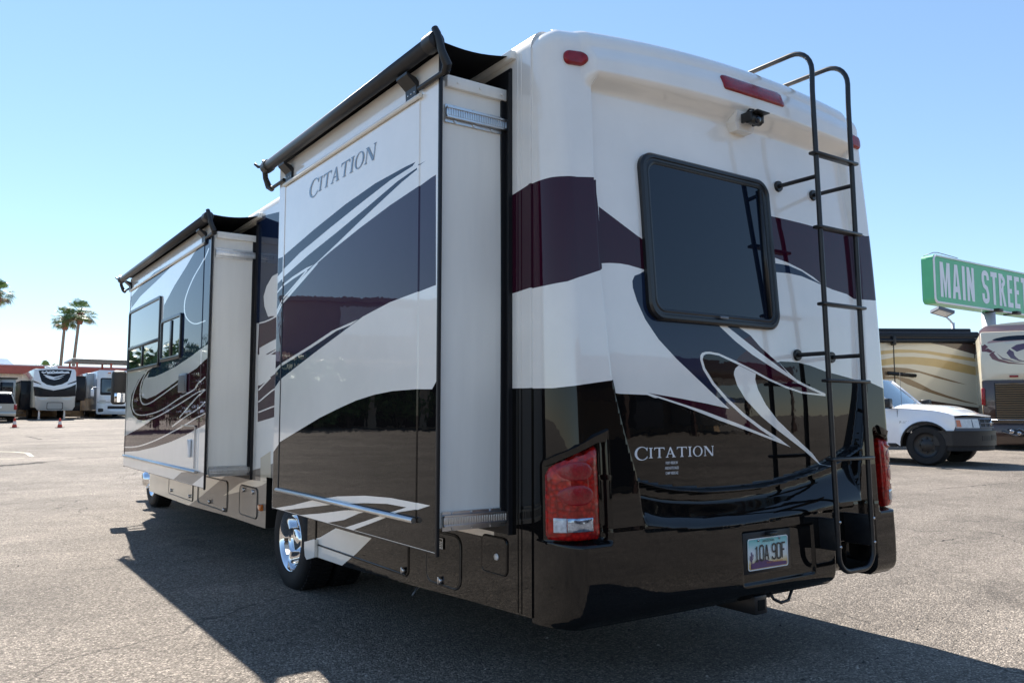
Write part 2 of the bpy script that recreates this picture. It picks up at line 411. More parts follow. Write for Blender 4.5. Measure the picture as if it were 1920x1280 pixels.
# ------------------------------------------------------------------ measured outlines (metres)
D = {"rear":[["maroon",[[-0.22,2.298],[-0.2,2.333],[-0.1442,2.3381],[-0.1094,2.3408],[-0.0523,2.3403],[0.0207,2.3441],[0.1679,2.3649],[0.1657,2.3042],[0.1704,2.2408],[0.1717,2.1014],[0.1735,1.9485],[0.0162,1.8929],[-0.0587,1.8688],[-0.1464,1.8586],[-0.2,1.8556],[-0.22,1.8256]]],
["maroon",[[0.1735,2.2396],[0.4051,2.1273],[0.5153,2.0838],[0.8993,2.2525],[1.3377,2.3646],[1.4054,2.365],[1.5535,2.3642],[1.6893,2.362],[1.8301,2.3569],[1.9955,2.3594],[2.1429,2.359],[2.2451,2.3537],[2.3699999999999997,2.375],[2.4899999999999998,2.34],[2.4899999999999998,1.86],[2.3699999999999997,1.97],[2.1453,1.9608],[2.0496,1.9904],[1.9102,2.0045],[1.8079,2.0222],[1.7313,2.036],[1.6266,2.0542],[1.5086,2.0593],[1.376,2.0524],[1.2947,2.046],[0.8761,2.0297],[0.5051,1.961],[0.4,1.9744],[0.3368,1.9824],[0.2842,1.9847],[0.2193,1.9806],[0.165,1.9735]]],
["slate",[[1.3013,2.099],[1.3823,2.1032],[1.5143,2.1035],[1.6304,2.0829],[1.7332,2.0505],[1.8076,2.0223],[1.7313,2.036],[1.6266,2.0542],[1.5086,2.0593],[1.376,2.0524],[1.2947,2.046]]],
["white",[[1.3071,2.1449],[1.3866,2.1357],[1.5162,2.1177],[1.6318,2.0925],[1.7346,2.0602],[1.8084,2.0271],[1.7332,2.0485],[1.6308,2.0828],[1.5147,2.1035],[1.3826,2.1032],[1.3016,2.1009]]],
["black",[[-0.22,1.4052],[-0.2,1.4102],[-0.1252,1.4082],[-0.041,1.4175],[0.0681,1.432],[0.2108,1.4507],[0.2639,1.2251],[0.2923,1.0043],[0.3171,0.8935],[0.33,0.8],[0.33,0.3],[-0.22,0.3]]],
["black",[[0.2182,1.3917],[0.243,1.3878],[0.414,1.3847],[0.4606,1.3715],[0.6605,1.3143],[0.8913,1.2513],[1.14,1.189],[1.4126,1.1195],[1.6877,1.0138],[1.3816,1.5736],[1.5243,1.5743],[1.6413,1.5603],[1.7768,1.5324],[1.9842,1.5053],[2.1011,1.488],[2.3699999999999997,1.425],[2.4899999999999998,1.37],[2.4899999999999998,0.3],[0.2,0.3]]],
["slate",[[0.5,2.0],[0.3993,1.9472],[0.3675,1.9355],[0.3523,1.909],[0.3533,1.8777],[0.3749,1.817],[0.421,1.7341],[0.5,1.6446],[0.6143,1.5547],[0.722,1.4822],[0.833,1.4078],[0.9643,1.3232],[1.6877,1.0138],[1.7635,1.2479],[1.768,1.4176],[1.5745,1.4551],[1.5043,1.4849],[1.4229,1.5315],[1.3702,1.5696],[1.3563,1.5691],[1.2268,1.6423],[1.1522,1.6991],[1.0718,1.7333],[1.0441,1.7743]]],
["black",[[0.9644,1.3232],[1.0139,1.3606],[0.8474,1.4446],[0.7874,1.5122],[0.7852,1.569],[0.8398,1.5958],[1.0256,1.5531],[1.2794,1.4735],[1.555,1.4082],[1.766,1.3964],[1.7445,1.0108],[1.6878,1.0138],[1.4129,1.1194],[1.1402,1.189],[0.8915,1.2513],[0.6607,1.3143],[0.4607,1.3714],[0.6053,1.373],[0.8089,1.3469]]],
["black",[[1.3816,1.5736],[1.5243,1.5743],[1.6413,1.5603],[1.7768,1.5324],[1.8729,1.5081],[1.8317,1.0277],[1.7446,1.0108],[1.768,1.4176],[1.5745,1.4551],[1.5043,1.4849],[1.4229,1.5315],[1.3702,1.5696]]],
["maroon",[[1.1198,1.6203],[1.1571,1.6006],[1.2859,1.5492],[1.4199,1.5006],[1.5306,1.4588],[1.6756,1.419],[1.7429,1.4017],[1.5558,1.4144],[1.4149,1.4431],[1.2802,1.4795],[1.1512,1.5232],[1.0263,1.5598],[1.0531,1.5836]]],
["maroon",[[1.0983,1.6749],[1.1517,1.6966],[1.2265,1.6425],[1.3562,1.5691],[1.4486,1.5059],[1.3548,1.5514],[1.2243,1.6119]]],
["maroon",[[0.4191,1.3939],[0.6052,1.373],[0.8089,1.3469],[0.9521,1.3207],[1.0136,1.315],[1.0887,1.2734],[1.2047,1.2178],[1.2448,1.1917],[1.0134,1.2529],[0.7741,1.3145],[0.551,1.3646]]],
["white",[[0.4191,1.3924],[0.5509,1.3646],[0.774,1.3146],[1.0132,1.2529],[1.245,1.1874],[1.3547,1.1598],[1.4404,1.1232],[1.1397,1.2033],[0.8915,1.2659],[0.6607,1.3301],[0.445,1.3805]]],
["white",[[0.9279,1.7289],[0.9054,1.7485],[0.9664,1.7482],[0.9835,1.7323],[1.0983,1.6749],[1.224,1.612],[1.3546,1.5515],[1.4901,1.4891],[1.5747,1.4597],[1.767,1.4084],[1.766,1.3965],[1.6758,1.4189],[1.531,1.4587],[1.4201,1.5005],[1.2862,1.5491],[1.1574,1.6005],[1.0341,1.663]]],
["white",[[1.3701,1.5696],[1.4227,1.5317],[1.5041,1.485],[1.5743,1.4552],[1.5314,1.465],[1.4489,1.5057]]],
["white",[[1.4406,1.1214],[1.272,1.1853],[1.1919,1.2204],[1.0638,1.2858],[0.9403,1.364],[0.8472,1.4405],[0.7874,1.5122],[0.7708,1.5604],[0.7744,1.5809],[0.7867,1.5935],[0.8106,1.5995],[0.8402,1.6016],[0.9056,1.5961],[1.0264,1.5632],[1.1511,1.525],[1.2801,1.4813],[1.4148,1.4449],[1.5558,1.4162],[1.7665,1.4038],[1.766,1.3947],[1.555,1.4064],[1.4141,1.4343],[1.2794,1.4699],[1.1504,1.513],[1.0256,1.5505],[0.9051,1.5853],[0.8396,1.5909],[0.8123,1.5882],[0.7954,1.5794],[0.7882,1.5611],[0.8029,1.5194],[0.8618,1.4492],[0.9546,1.3751],[1.0788,1.2976],[1.205,1.233],[1.3545,1.1667]]],
["white",[[1.0498,1.5412],[1.0238,1.5263],[1.0126,1.5108],[1.0087,1.4939],[1.0296,1.4401],[1.0894,1.3698],[1.2054,1.2857],[1.3391,1.2119],[1.5565,1.1027],[1.7137,1.0101],[1.6316,1.0828],[1.4806,1.1749],[1.3399,1.2636],[1.246,1.3454],[1.1886,1.4216],[1.1704,1.4725],[1.1781,1.5027]]]],"slide1":[["slate",[[0.2517,2.3614],[0.2995,2.3578],[0.4198,2.3419],[0.6969,2.3154],[1.0452,2.2685],[1.4452,2.2061],[1.7146,2.1512],[2.0345,2.0613],[2.2486,2.0003],[2.463,1.9438],[2.4892,1.4448],[2.4177,1.4671],[2.2444,1.5093],[1.9539,1.5777],[1.577,1.6653],[1.2306,1.742],[0.9904,1.7959],[0.6832,1.8355],[0.4385,1.8499],[0.2436,1.8631]]],
["maroon",[[0.2517,2.3614],[0.2995,2.3578],[0.4198,2.3419],[0.6969,2.3154],[1.0452,2.2685],[1.4452,2.2061],[1.6222,2.173],[1.9049,2.0545],[2.2465,1.971],[2.4614,1.9236],[2.4993,1.5723],[2.427,1.5873],[2.2516,1.6089],[1.7201,1.696],[1.3945,1.7555],[0.9904,1.7959],[0.6832,1.8355],[0.4385,1.8499],[0.2436,1.8631]]],
["slate",[[2.536,2.2915],[2.4309,2.3061],[2.228,2.3042],[1.6803,2.3831],[1.2465,2.4354],[0.8708,2.4649],[0.5424,2.4685],[0.4371,2.4658],[0.4664,2.4531],[0.7004,2.4402],[1.0501,2.3979],[1.452,2.3448],[1.9189,2.2785],[2.2634,2.2068],[2.5278,2.1884]]],
["slate",[[2.5238,2.137],[2.4483,2.1426],[2.246,2.1604],[1.7919,2.2398],[1.3434,2.3033],[0.9565,2.3622],[0.6192,2.4173],[0.4218,2.4348],[0.4216,2.4254],[0.5717,2.4024],[0.7813,2.3599],[1.0465,2.3048],[1.3405,2.2395],[1.6917,2.1657],[1.9084,2.1102],[2.2486,2.0003],[2.4638,1.9539]]],
["slate",[[0.4146,2.4422],[0.3473,2.4498],[0.4075,2.4475]]],
["white",[[1.6919,2.1693],[1.8122,2.1682],[2.0402,2.1468],[2.2568,2.1151],[2.5201,2.0909],[2.5192,2.0786],[2.2559,2.1013],[2.039,2.1297],[1.8112,2.1517]]],
["white",[[1.8113,2.1535],[2.0361,2.085],[2.2504,2.0248],[2.5105,1.9686],[2.5095,1.9564],[2.2493,2.0101],[2.0352,2.0708],[1.7865,2.1481]]],
["white",[[1.6871,2.1677],[1.7146,2.1512],[2.0345,2.0613],[2.2486,2.0003],[2.5087,1.9462],[2.5076,1.933],[2.2475,1.9847],[2.0335,2.0461],[1.7023,2.1432],[1.622,2.1686]]],
["white",[[2.4996,1.5759],[2.427,1.5873],[2.2516,1.6089],[1.7201,1.696],[1.3945,1.7555],[1.0453,1.7871],[1.1392,1.7664],[1.3303,1.7502],[1.6905,1.6833],[2.2504,1.5913],[2.4983,1.5601]]],
["black",[[0.2713,1.4058],[0.4064,1.4091],[0.6443,1.4061],[0.8446,1.3924],[1.0618,1.3662],[1.298,1.3248],[1.556,1.2743],[1.8386,1.2081],[2.2161,1.1186],[2.4949,1.0544],[2.7,0.5],[0.0,0.5],[0.0,1.45]]],
["white",[[2.27,0.6903],[1.9626,0.7522],[1.6133,0.8144],[1.2765,0.8602],[0.9331,0.8918],[0.6494,0.9045],[0.413,0.9039],[0.2788,0.9023],[0.3951,0.8732],[0.5004,0.8756],[0.6871,0.8739],[0.9318,0.8558],[1.2747,0.8218],[1.6667,0.7685],[2.1186,0.6914]]],
["white",[[0.2788,0.9023],[0.4914,0.8748],[0.7247,0.8205],[0.9286,0.7689],[1.1844,0.6882],[1.0798,0.6837],[0.8239,0.7755],[0.5725,0.8456],[0.3951,0.8756]]],
["white",[[1.8359,0.6829],[1.5277,0.746],[1.2009,0.7942],[0.8464,0.8306],[1.0169,0.7961],[1.1988,0.7452],[1.4191,0.6848]]]],"slide2":[["slate",[[4.0063,2.7908],[4.1844,2.7636],[4.4087,2.7314],[4.8014,2.6158],[5.2319,2.501],[5.6498,2.3575],[5.6984,1.808],[6.1854,1.7505],[6.303,1.6722],[5.9787,1.6674],[5.6194,1.6868],[5.0752,1.7266],[4.4997,1.7921],[4.1138,1.8473],[3.9922,1.861]]],
["slate",[[7.3555,2.5081],[6.8357,2.5898],[5.8573,2.6644],[5.1728,2.7261],[5.4619,2.7476],[6.204,2.7611],[6.7963,2.7149],[7.4195,2.6448]]],
["maroon",[[6.3851,1.7522],[6.7897,1.6605],[7.1357,1.5073],[7.1889,1.3882],[7.0119,1.2837],[6.7047,1.2341],[6.353,1.2224],[6.0272,1.2315],[6.6849,1.1344],[7.6021,1.0354],[7.5607,0.8521],[7.3564,0.8659],[6.6385,0.9015],[5.7949,0.9718],[5.1275,1.0425],[4.5916,1.1148],[3.9145,1.216],[3.979,1.7515],[4.0994,1.7307],[4.306,1.6796],[4.8555,1.6146],[5.3688,1.5441],[5.8833,1.4776],[6.2951,1.4503],[6.5375,1.468],[6.6078,1.5403],[6.5031,1.6511],[6.1527,1.7491]]],
["white",[[6.3419,1.2138],[6.2588,1.2201],[6.1467,1.2283],[6.0132,1.2386],[5.8665,1.2515],[5.7138,1.2673],[5.5483,1.2872],[5.3681,1.3104],[5.1859,1.3348],[5.013,1.3585],[4.8592,1.3798],[4.7198,1.3998],[4.5874,1.4197],[4.4659,1.4383],[4.3586,1.4544],[4.2688,1.4668],[4.1961,1.4753],[4.1368,1.4808],[4.089,1.4842],[4.0511,1.4866],[4.0222,1.4886],[4.0356,1.4981],[4.064,1.4962],[4.1023,1.4939],[4.152,1.4903],[4.214,1.4847],[4.2893,1.476],[4.381,1.4634],[4.4895,1.4473],[4.6118,1.4288],[4.7445,1.409],[4.884,1.3892],[5.0383,1.368],[5.2118,1.3445],[5.3946,1.3203],[5.5749,1.2973],[5.7392,1.2778],[5.8898,1.2624],[6.0345,1.2498],[6.1667,1.2398],[6.2791,1.2318],[6.3631,1.2255]]],
["white",[[6.2046,1.7633],[6.2524,1.7583],[6.3216,1.7517],[6.4046,1.7428],[6.4924,1.7306],[6.5748,1.7144],[6.6536,1.6933],[6.7353,1.6677],[6.8158,1.6391],[6.8901,1.6093],[6.9529,1.58],[7.0042,1.5506],[7.047,1.5201],[7.0805,1.4896],[7.1038,1.4602],[7.1161,1.4329],[7.1165,1.4077],[7.1054,1.3838],[7.0839,1.3619],[7.0528,1.3421],[7.013,1.3249],[6.965,1.3105],[6.9082,1.2986],[6.8422,1.2893],[6.7675,1.2825],[6.6841,1.2779],[6.5912,1.2755],[6.4904,1.2754],[6.3837,1.2772],[6.2727,1.2808],[6.1593,1.2858],[6.0441,1.2917],[5.9257,1.2988],[5.8037,1.3074],[5.6779,1.3183],[5.5482,1.3319],[5.4111,1.3495],[5.2682,1.3703],[5.126,1.3922],[4.9903,1.4131],[4.8666,1.4311],[4.749,1.4465],[4.6331,1.4606],[4.5255,1.4736],[4.432,1.4857],[4.3579,1.4972],[4.3092,1.5081],[4.2819,1.5184],[4.2667,1.5278],[4.253,1.5364],[4.2301,1.545],[4.1919,1.5552],[4.1453,1.5664],[4.098,1.5772],[4.0568,1.5864],[4.0283,1.5929],[4.0549,1.6009],[4.0835,1.5945],[4.125,1.5852],[4.173,1.5743],[4.2207,1.563],[4.2614,1.5522],[4.288,1.5422],[4.3033,1.5328],[4.3171,1.5242],[4.3399,1.5156],[4.3838,1.5058],[4.4549,1.4948],[4.5473,1.483],[4.6551,1.4701],[4.7722,1.4561],[4.8918,1.4406],[5.0175,1.4224],[5.1543,1.4016],[5.297,1.3798],[5.4392,1.3593],[5.5742,1.3422],[5.7012,1.3291],[5.8243,1.3186],[5.9439,1.3102],[6.0605,1.3035],[6.1742,1.2977],[6.2853,1.293],[6.3927,1.2897],[6.4948,1.288],[6.589,1.2882],[6.6733,1.2905],[6.7467,1.2946],[6.8102,1.3005],[6.8647,1.3083],[6.912,1.3182],[6.953,1.3307],[6.9883,1.346],[7.0166,1.3641],[7.0365,1.3846],[7.0468,1.407],[7.0464,1.431],[7.0347,1.4571],[7.0122,1.4856],[6.9798,1.5153],[6.9384,1.5449],[6.8889,1.5734],[6.8282,1.602],[6.7559,1.6313],[6.6776,1.6593],[6.5983,1.6843],[6.5235,1.7045],[6.447,1.7197],[6.3649,1.7312],[6.2855,1.7399],[6.2172,1.7464],[6.1688,1.7516]]],
["white",[[6.3449,1.7534],[6.3868,1.737],[6.449,1.7136],[6.5195,1.6859],[6.5857,1.6566],[6.6342,1.6287],[6.6623,1.6018],[6.6781,1.5742],[6.6847,1.5471],[6.6849,1.5217],[6.6816,1.4988],[6.6741,1.4785],[6.6604,1.4599],[6.6415,1.4433],[6.6181,1.4287],[6.5911,1.4163],[6.5609,1.4061],[6.5262,1.3979],[6.4848,1.3919],[6.4372,1.3883],[6.3842,1.3868],[6.3262,1.3873],[6.264,1.3895],[6.1969,1.3937],[6.1241,1.3997],[6.0449,1.4077],[5.9625,1.4175],[5.8777,1.4289],[5.7865,1.442],[5.6848,1.4569],[5.5688,1.4737],[5.4221,1.4948],[5.2499,1.5197],[5.0798,1.5445],[4.9353,1.5655],[4.8375,1.5797],[4.8649,1.5893],[4.9632,1.5752],[5.1086,1.5542],[5.2799,1.5296],[5.453,1.5048],[5.6007,1.4837],[5.7176,1.467],[5.82,1.4522],[5.9111,1.4392],[5.9947,1.4281],[6.0749,1.4186],[6.1513,1.411],[6.2203,1.4054],[6.2823,1.4017],[6.3376,1.3997],[6.3865,1.3994],[6.4273,1.4005],[6.4591,1.403],[6.4856,1.4069],[6.5105,1.4128],[6.535,1.4212],[6.5587,1.4321],[6.5798,1.4454],[6.5973,1.4608],[6.6101,1.4783],[6.6172,1.4978],[6.6204,1.52],[6.6202,1.5448],[6.6138,1.571],[6.5987,1.5975],[6.5723,1.623],[6.5262,1.6497],[6.4621,1.6782],[6.393,1.7056],[6.3315,1.7289],[6.2898,1.7453]]],
["white",[[7.4881,0.9059],[7.3687,0.9105],[7.205,0.9162],[7.017,0.9235],[6.8233,0.9329],[6.6406,0.9447],[6.4661,0.9594],[6.2899,0.9764],[6.1165,0.9947],[5.9502,1.0134],[5.7946,1.0316],[5.6487,1.0498],[5.5096,1.0685],[5.3768,1.0872],[5.2501,1.1055],[5.1289,1.1229],[5.011,1.1398],[4.8964,1.1564],[4.7873,1.1726],[4.6857,1.1879],[4.5932,1.2022],[4.5101,1.2156],[4.4348,1.2284],[4.3658,1.2405],[4.302,1.2515],[4.2419,1.2614],[4.1826,1.2704],[4.1246,1.2788],[4.0718,1.2862],[4.0278,1.2923],[3.9964,1.2967],[4.0143,1.3053],[4.0458,1.3009],[4.09,1.2949],[4.1434,1.2875],[4.2023,1.279],[4.2627,1.2699],[4.324,1.2599],[4.3886,1.2488],[4.4578,1.2368],[4.533,1.2242],[4.6157,1.2109],[4.7081,1.1968],[4.8099,1.1815],[4.9193,1.1655],[5.0342,1.149],[5.1525,1.1322],[5.2744,1.1148],[5.4016,1.0967],[5.5343,1.0782],[5.6728,1.0597],[5.8179,1.0418],[5.9731,1.0238],[6.1389,1.0054],[6.3112,0.9874],[6.4854,0.9708],[6.656,0.9567],[6.8335,0.9454],[7.0232,0.9365],[7.2091,0.9295],[7.3726,0.9239],[7.4928,0.9195]]],
["white",[[5.1077,1.176],[5.0334,1.1902],[4.9294,1.2102],[4.8126,1.2324],[4.6986,1.2538],[4.6017,1.2714],[4.5211,1.2848],[4.4463,1.296],[4.3763,1.3063],[4.3105,1.3167],[4.2484,1.3281],[4.188,1.3417],[4.1298,1.3567],[4.0773,1.3713],[4.034,1.3837],[4.0032,1.3924],[4.0307,1.3993],[4.062,1.3907],[4.1055,1.3783],[4.1577,1.3638],[4.215,1.3492],[4.2735,1.3361],[4.3334,1.3251],[4.3979,1.3151],[4.468,1.3049],[4.5441,1.2935],[4.6266,1.2799],[4.7251,1.2622],[4.8402,1.2408],[4.9579,1.2185],[5.0626,1.1986],[5.1373,1.1845]]],
["white",[[4.8363,1.2598],[4.7559,1.2838],[4.6427,1.3177],[4.517,1.3553],[4.3976,1.3905],[4.3011,1.4182],[4.2249,1.4387],[4.1566,1.4559],[4.098,1.4701],[4.0504,1.4812],[4.0157,1.4896],[4.0422,1.4972],[4.077,1.4889],[4.1249,1.4777],[4.1844,1.4635],[4.2538,1.4461],[4.3313,1.4254],[4.429,1.3975],[4.5496,1.3622],[4.6763,1.3246],[4.7904,1.2906],[4.8714,1.2665]]],
["white",[[4.0767,2.6673],[4.0924,2.6574],[4.1128,2.6437],[4.1391,2.6274],[4.1723,2.6093],[4.2136,2.5907],[4.2682,2.5709],[4.3361,2.5491],[4.4103,2.5257],[4.4836,2.5015],[4.5483,2.4769],[4.6046,2.4518],[4.6575,2.4256],[4.7054,2.3991],[4.7469,2.3733],[4.7804,2.349],[4.8046,2.3267],[4.8204,2.306],[4.8291,2.2862],[4.8321,2.267],[4.8309,2.2476],[4.8259,2.2281],[4.8159,2.2086],[4.8006,2.1896],[4.7794,2.1711],[4.7518,2.1534],[4.7153,2.1362],[4.6711,2.1195],[4.6229,2.104],[4.5743,2.0904],[4.5285,2.0791],[4.4855,2.0706],[4.4436,2.0643],[4.4023,2.0599],[4.361,2.057],[4.3181,2.0548],[4.2695,2.054],[4.2164,2.0549],[4.1653,2.0565],[4.1219,2.0581],[4.0919,2.0591],[4.1052,2.0674],[4.1356,2.0664],[4.179,2.0648],[4.2294,2.0633],[4.2805,2.0625],[4.3259,2.0633],[4.3656,2.0653],[4.4034,2.0681],[4.4399,2.072],[4.4761,2.0774],[4.514,2.085],[4.5563,2.0954],[4.602,2.1083],[4.6473,2.1229],[4.6885,2.1385],[4.7219,2.1543],[4.7473,2.1707],[4.7672,2.1881],[4.7817,2.2063],[4.7912,2.225],[4.7961,2.244],[4.7972,2.2628],[4.7943,2.2815],[4.7859,2.3007],[4.7706,2.3209],[4.747,2.3427],[4.7142,2.3666],[4.6734,2.3921],[4.6261,2.4183],[4.5739,2.4443],[4.5184,2.4692],[4.4548,2.4935],[4.3823,2.5176],[4.3086,2.541],[4.2409,2.5629],[4.186,2.5829],[4.1443,2.6018],[4.1109,2.62],[4.0846,2.6365],[4.0643,2.6501],[4.0488,2.6599]]],
["tan",[[5.022,0.6982],[4.7352,0.7865],[4.1532,0.8289],[3.9872,0.8246],[3.9852,0.8088],[4.353,0.7036]]]],"between":[["maroon",[[3.8863,2.07],[3.6014,2.0779],[3.4649,2.0646],[3.4315,1.6154],[3.8774,1.5281],[3.8588,1.2297],[3.5209,1.2649],[3.3312,1.2868],[3.3652,1.7547],[3.9062,1.7865]]],
["slate",[[4.0384,2.9757],[3.393,2.8929],[3.3586,2.4116],[3.5917,2.3988],[3.7267,2.3353],[3.7925,2.2611],[3.7675,2.1761],[3.6715,2.0847],[3.5996,2.0548],[3.9029,2.0478],[3.9974,2.0564]]],
["white",[[3.8668,1.8382],[3.5854,1.871],[3.4514,1.8838],[3.4456,1.8051],[3.5792,1.7911],[3.8598,1.7556]]],
["white",[[3.8793,2.04],[3.7326,2.0386],[3.5913,2.0466],[3.4564,2.0588],[3.4733,2.0704],[3.6076,2.0584],[3.7454,2.0508],[3.8892,2.0524]]],
["white",[[3.8477,1.7265],[3.5684,1.7686],[3.4356,1.7886],[3.4539,1.7993],[3.5874,1.7794],[3.868,1.7375]]],
["white",[[3.8371,1.5917],[3.5583,1.6325],[3.4256,1.6547],[3.4439,1.665],[3.5763,1.643],[3.8559,1.6025]]],
["white",[[3.831,1.5277],[3.5535,1.5761],[3.5724,1.5863],[3.8512,1.5381]]],
["white",[[3.8634,1.5914],[3.5415,1.6346],[3.3507,1.6639],[3.3672,1.6739],[3.5582,1.6449],[3.8809,1.6021]]],
["white",[[3.8568,1.5292],[3.5694,1.5813],[3.5882,1.5911],[3.877,1.5393]]],
["white",[[3.8498,1.4847],[3.566,1.5765],[3.5908,1.5849],[3.8764,1.4931]]],
["white",[[3.8431,1.3884],[3.5268,1.4715],[3.401,1.4951],[3.4185,1.5046],[3.5477,1.4805],[3.8667,1.3973]]],
["white",[[3.8408,1.3032],[3.5214,1.344],[3.3945,1.3559],[3.4044,1.3662],[3.5335,1.3542],[3.8548,1.3136]]]],"skirtA":[["brown",[[5.4864,0.5089],[5.2938,0.5698],[4.6316,0.7713],[4.2668,0.7927],[3.8267,0.8517],[3.1857,0.9583],[3.1436,0.3552],[7.1901,-0.1527],[6.1148,0.332]]],
["cream",[[4.782,0.5593],[4.2974,0.7033],[3.9978,0.7521],[3.5804,0.7633],[3.7121,0.7272],[4.2139,0.6455]]],
["cream",[[3.7645,0.9431],[3.5174,1.0074],[3.4993,0.7741],[3.749,0.7574]]]],"skirtW":[["white",[[2.8937,0.3665],[2.752,0.4036],[2.4677,0.4697],[2.2063,0.5598],[1.6681,0.5612],[1.8866,0.4402],[2.1356,0.3198],[2.6194,0.2101],[2.8836,0.2074]]]]}
CRACKS = [([(-2.939, 4.295), (-2.832, 4.397), (-2.625, 4.368), (-2.378, 4.315), (-2.136, 4.294)], 0.008), ([(-2.136, 4.294), (-1.84, 4.293), (-1.559, 4.257)], 0.005), ([(-2.574, 12.856), (-1.934, 12.908), (-1.391, 13.168)], 0.012), ([(-2.357, 17.563), (-1.853, 17.877), (-1.367, 18.244)], 0.09), ([(-1.367, 18.244), (-0.702, 18.93), (0.401, 19.213)], 0.012), ([(-2.695, 6.292), (-2.485, 6.327), (-2.197, 6.315)], 0.005), ([(8.281, 4.058), (9.037, 4.046), (9.895, 3.998), (11.899, 3.822)], 0.007), ([(4.211, 1.528), (4.555, 1.509), (4.927, 1.48), (5.335, 1.436)], 0.006), ([(3.075, 1.091), (3.568, 1.062), (3.994, 1.009), (4.137, 0.942)], 0.008), ([(-0.695, 32.053), (-0.442, 29.173)], 0.03), ([(-0.142, 29.82), (0.205, 30.479)], 0.02)]
LINES = [([(-2.218, 23.177), (-1.708, 22.566), (-1.454, 21.891), (-1.451, 20.283)], 0.05), ([(-2.347, 20.073), (-1.936, 19.788), (-1.644, 19.788)], 0.05)]
BG = {"fw":{"outer":[[[1.477,4.086],[2.079,4.134],[2.56,4.161],[3.197,4.169],[3.655,4.131],[3.737,3.983],[3.793,3.084],[3.752,2.229],[3.718,1.674],[3.63,1.512],[2.563,1.48],[1.681,1.508],[1.565,1.665],[1.478,2.414],[1.396,3.038],[1.403,3.874]]],"rv_charcoal":[[[1.645,3.986],[2.083,4.041],[2.564,4.068],[3.201,4.075],[3.498,4.041],[3.409,3.632],[3.27,3.33],[2.94,3.132],[2.497,3.026],[2.124,3.094],[1.822,3.298],[1.736,3.59]],[[1.399,2.976],[1.618,2.959],[1.951,2.86],[2.509,2.743],[3.064,2.866],[3.473,3.014],[3.77,3.17],[3.764,2.4],[3.273,2.36],[2.526,2.334],[1.79,2.343],[1.48,2.372]],[[1.4,3.351],[1.754,3.171],[1.831,3.088],[1.405,3.247]],[[3.78,3.405],[3.313,3.203],[3.241,3.116],[3.765,3.298]]],"rv_grey":[[[1.489,2.339],[2.527,2.326],[3.758,2.365],[3.718,1.674],[3.629,1.52],[2.563,1.489],[1.681,1.516],[1.565,1.665]]],"rv_white2":[[[1.875,3.761],[2.172,3.685],[2.472,3.6],[2.768,3.667],[3.212,3.819],[2.844,3.626],[2.476,3.503],[2.103,3.59]],[[1.954,3.637],[2.252,3.56],[2.552,3.475],[2.847,3.554],[3.068,3.657],[2.776,3.467],[2.518,3.406],[2.256,3.468]]],"door":[[[2.173,1.961],[2.227,1.995],[2.54,2.006],[3.006,2.001],[3.064,1.959],[3.08,1.587],[3.026,1.544],[2.561,1.535],[2.228,1.542],[2.171,1.584]]],"script":[[[1.904,3.93],[1.814,3.886],[1.908,3.838],[2.053,3.893]],[[2.05,3.956],[2.164,3.875],[2.309,3.942]],[[2.312,3.879],[2.457,3.968],[2.572,3.886],[2.718,3.962]],[[2.721,3.89],[2.942,3.96],[3.058,3.9],[3.32,3.95]],[[2.093,3.818],[2.647,3.859],[3.36,3.887]]]},"ca":{"outer":[[[5.276,4.054],[5.332,4.168],[7.018,4.218],[7.129,1.245],[5.387,1.246]]],"screen":[[[5.394,3.61],[6.622,3.639],[6.66,2.644],[5.433,2.627]]]}}
LET = {'rear': (0.328, 0.852, 1.097), 'rear_h': 0.047, 'rear_tilt': 0.0, 'dealer': (0.56, 1.066), 'cam': (1.18, 0.062)}
PICKUP = (14.808, 6.647, -1.4137)

# ------------------------------------------------------------------ ground
FWH = (0.5707, 0.8211)
def ground_z(x, y):
    """the lot is level round the coach and rises gently away from the camera"""
    d = (x + 3.37) * FWH[0] + (y + 2.89) * FWH[1]
    def sp(t, k=2.5): return k * math.log1p(math.exp(max(-40, min(40, t / k))))
    return .0207 * (sp(d - 8.0) - sp(d - 78.0, 6.0)) - .0207 * 0.02
def dmx(nt, P, L, amt=.12, sc_=3.0):
    nd = N(nt, 'ShaderNodeTexNoise', Scale=sc_, Detail=6.0); L(P, nd.inputs['Vector'])
    sb = N(nt, 'ShaderNodeVectorMath', operation='SUBTRACT'); sb.inputs[1].default_value = (.5, .5, .5); L(nd.outputs['Color'], sb.inputs[0])
    ml = N(nt, 'ShaderNodeVectorMath', operation='SCALE'); ml.inputs['Scale'].default_value = amt * 4; L(sb.outputs[0], ml.inputs[0])
    ad = N(nt, 'ShaderNodeVectorMath', operation='ADD'); L(P, ad.inputs[0]); L(ml.outputs[0], ad.inputs[1])
    return ad.outputs[0]
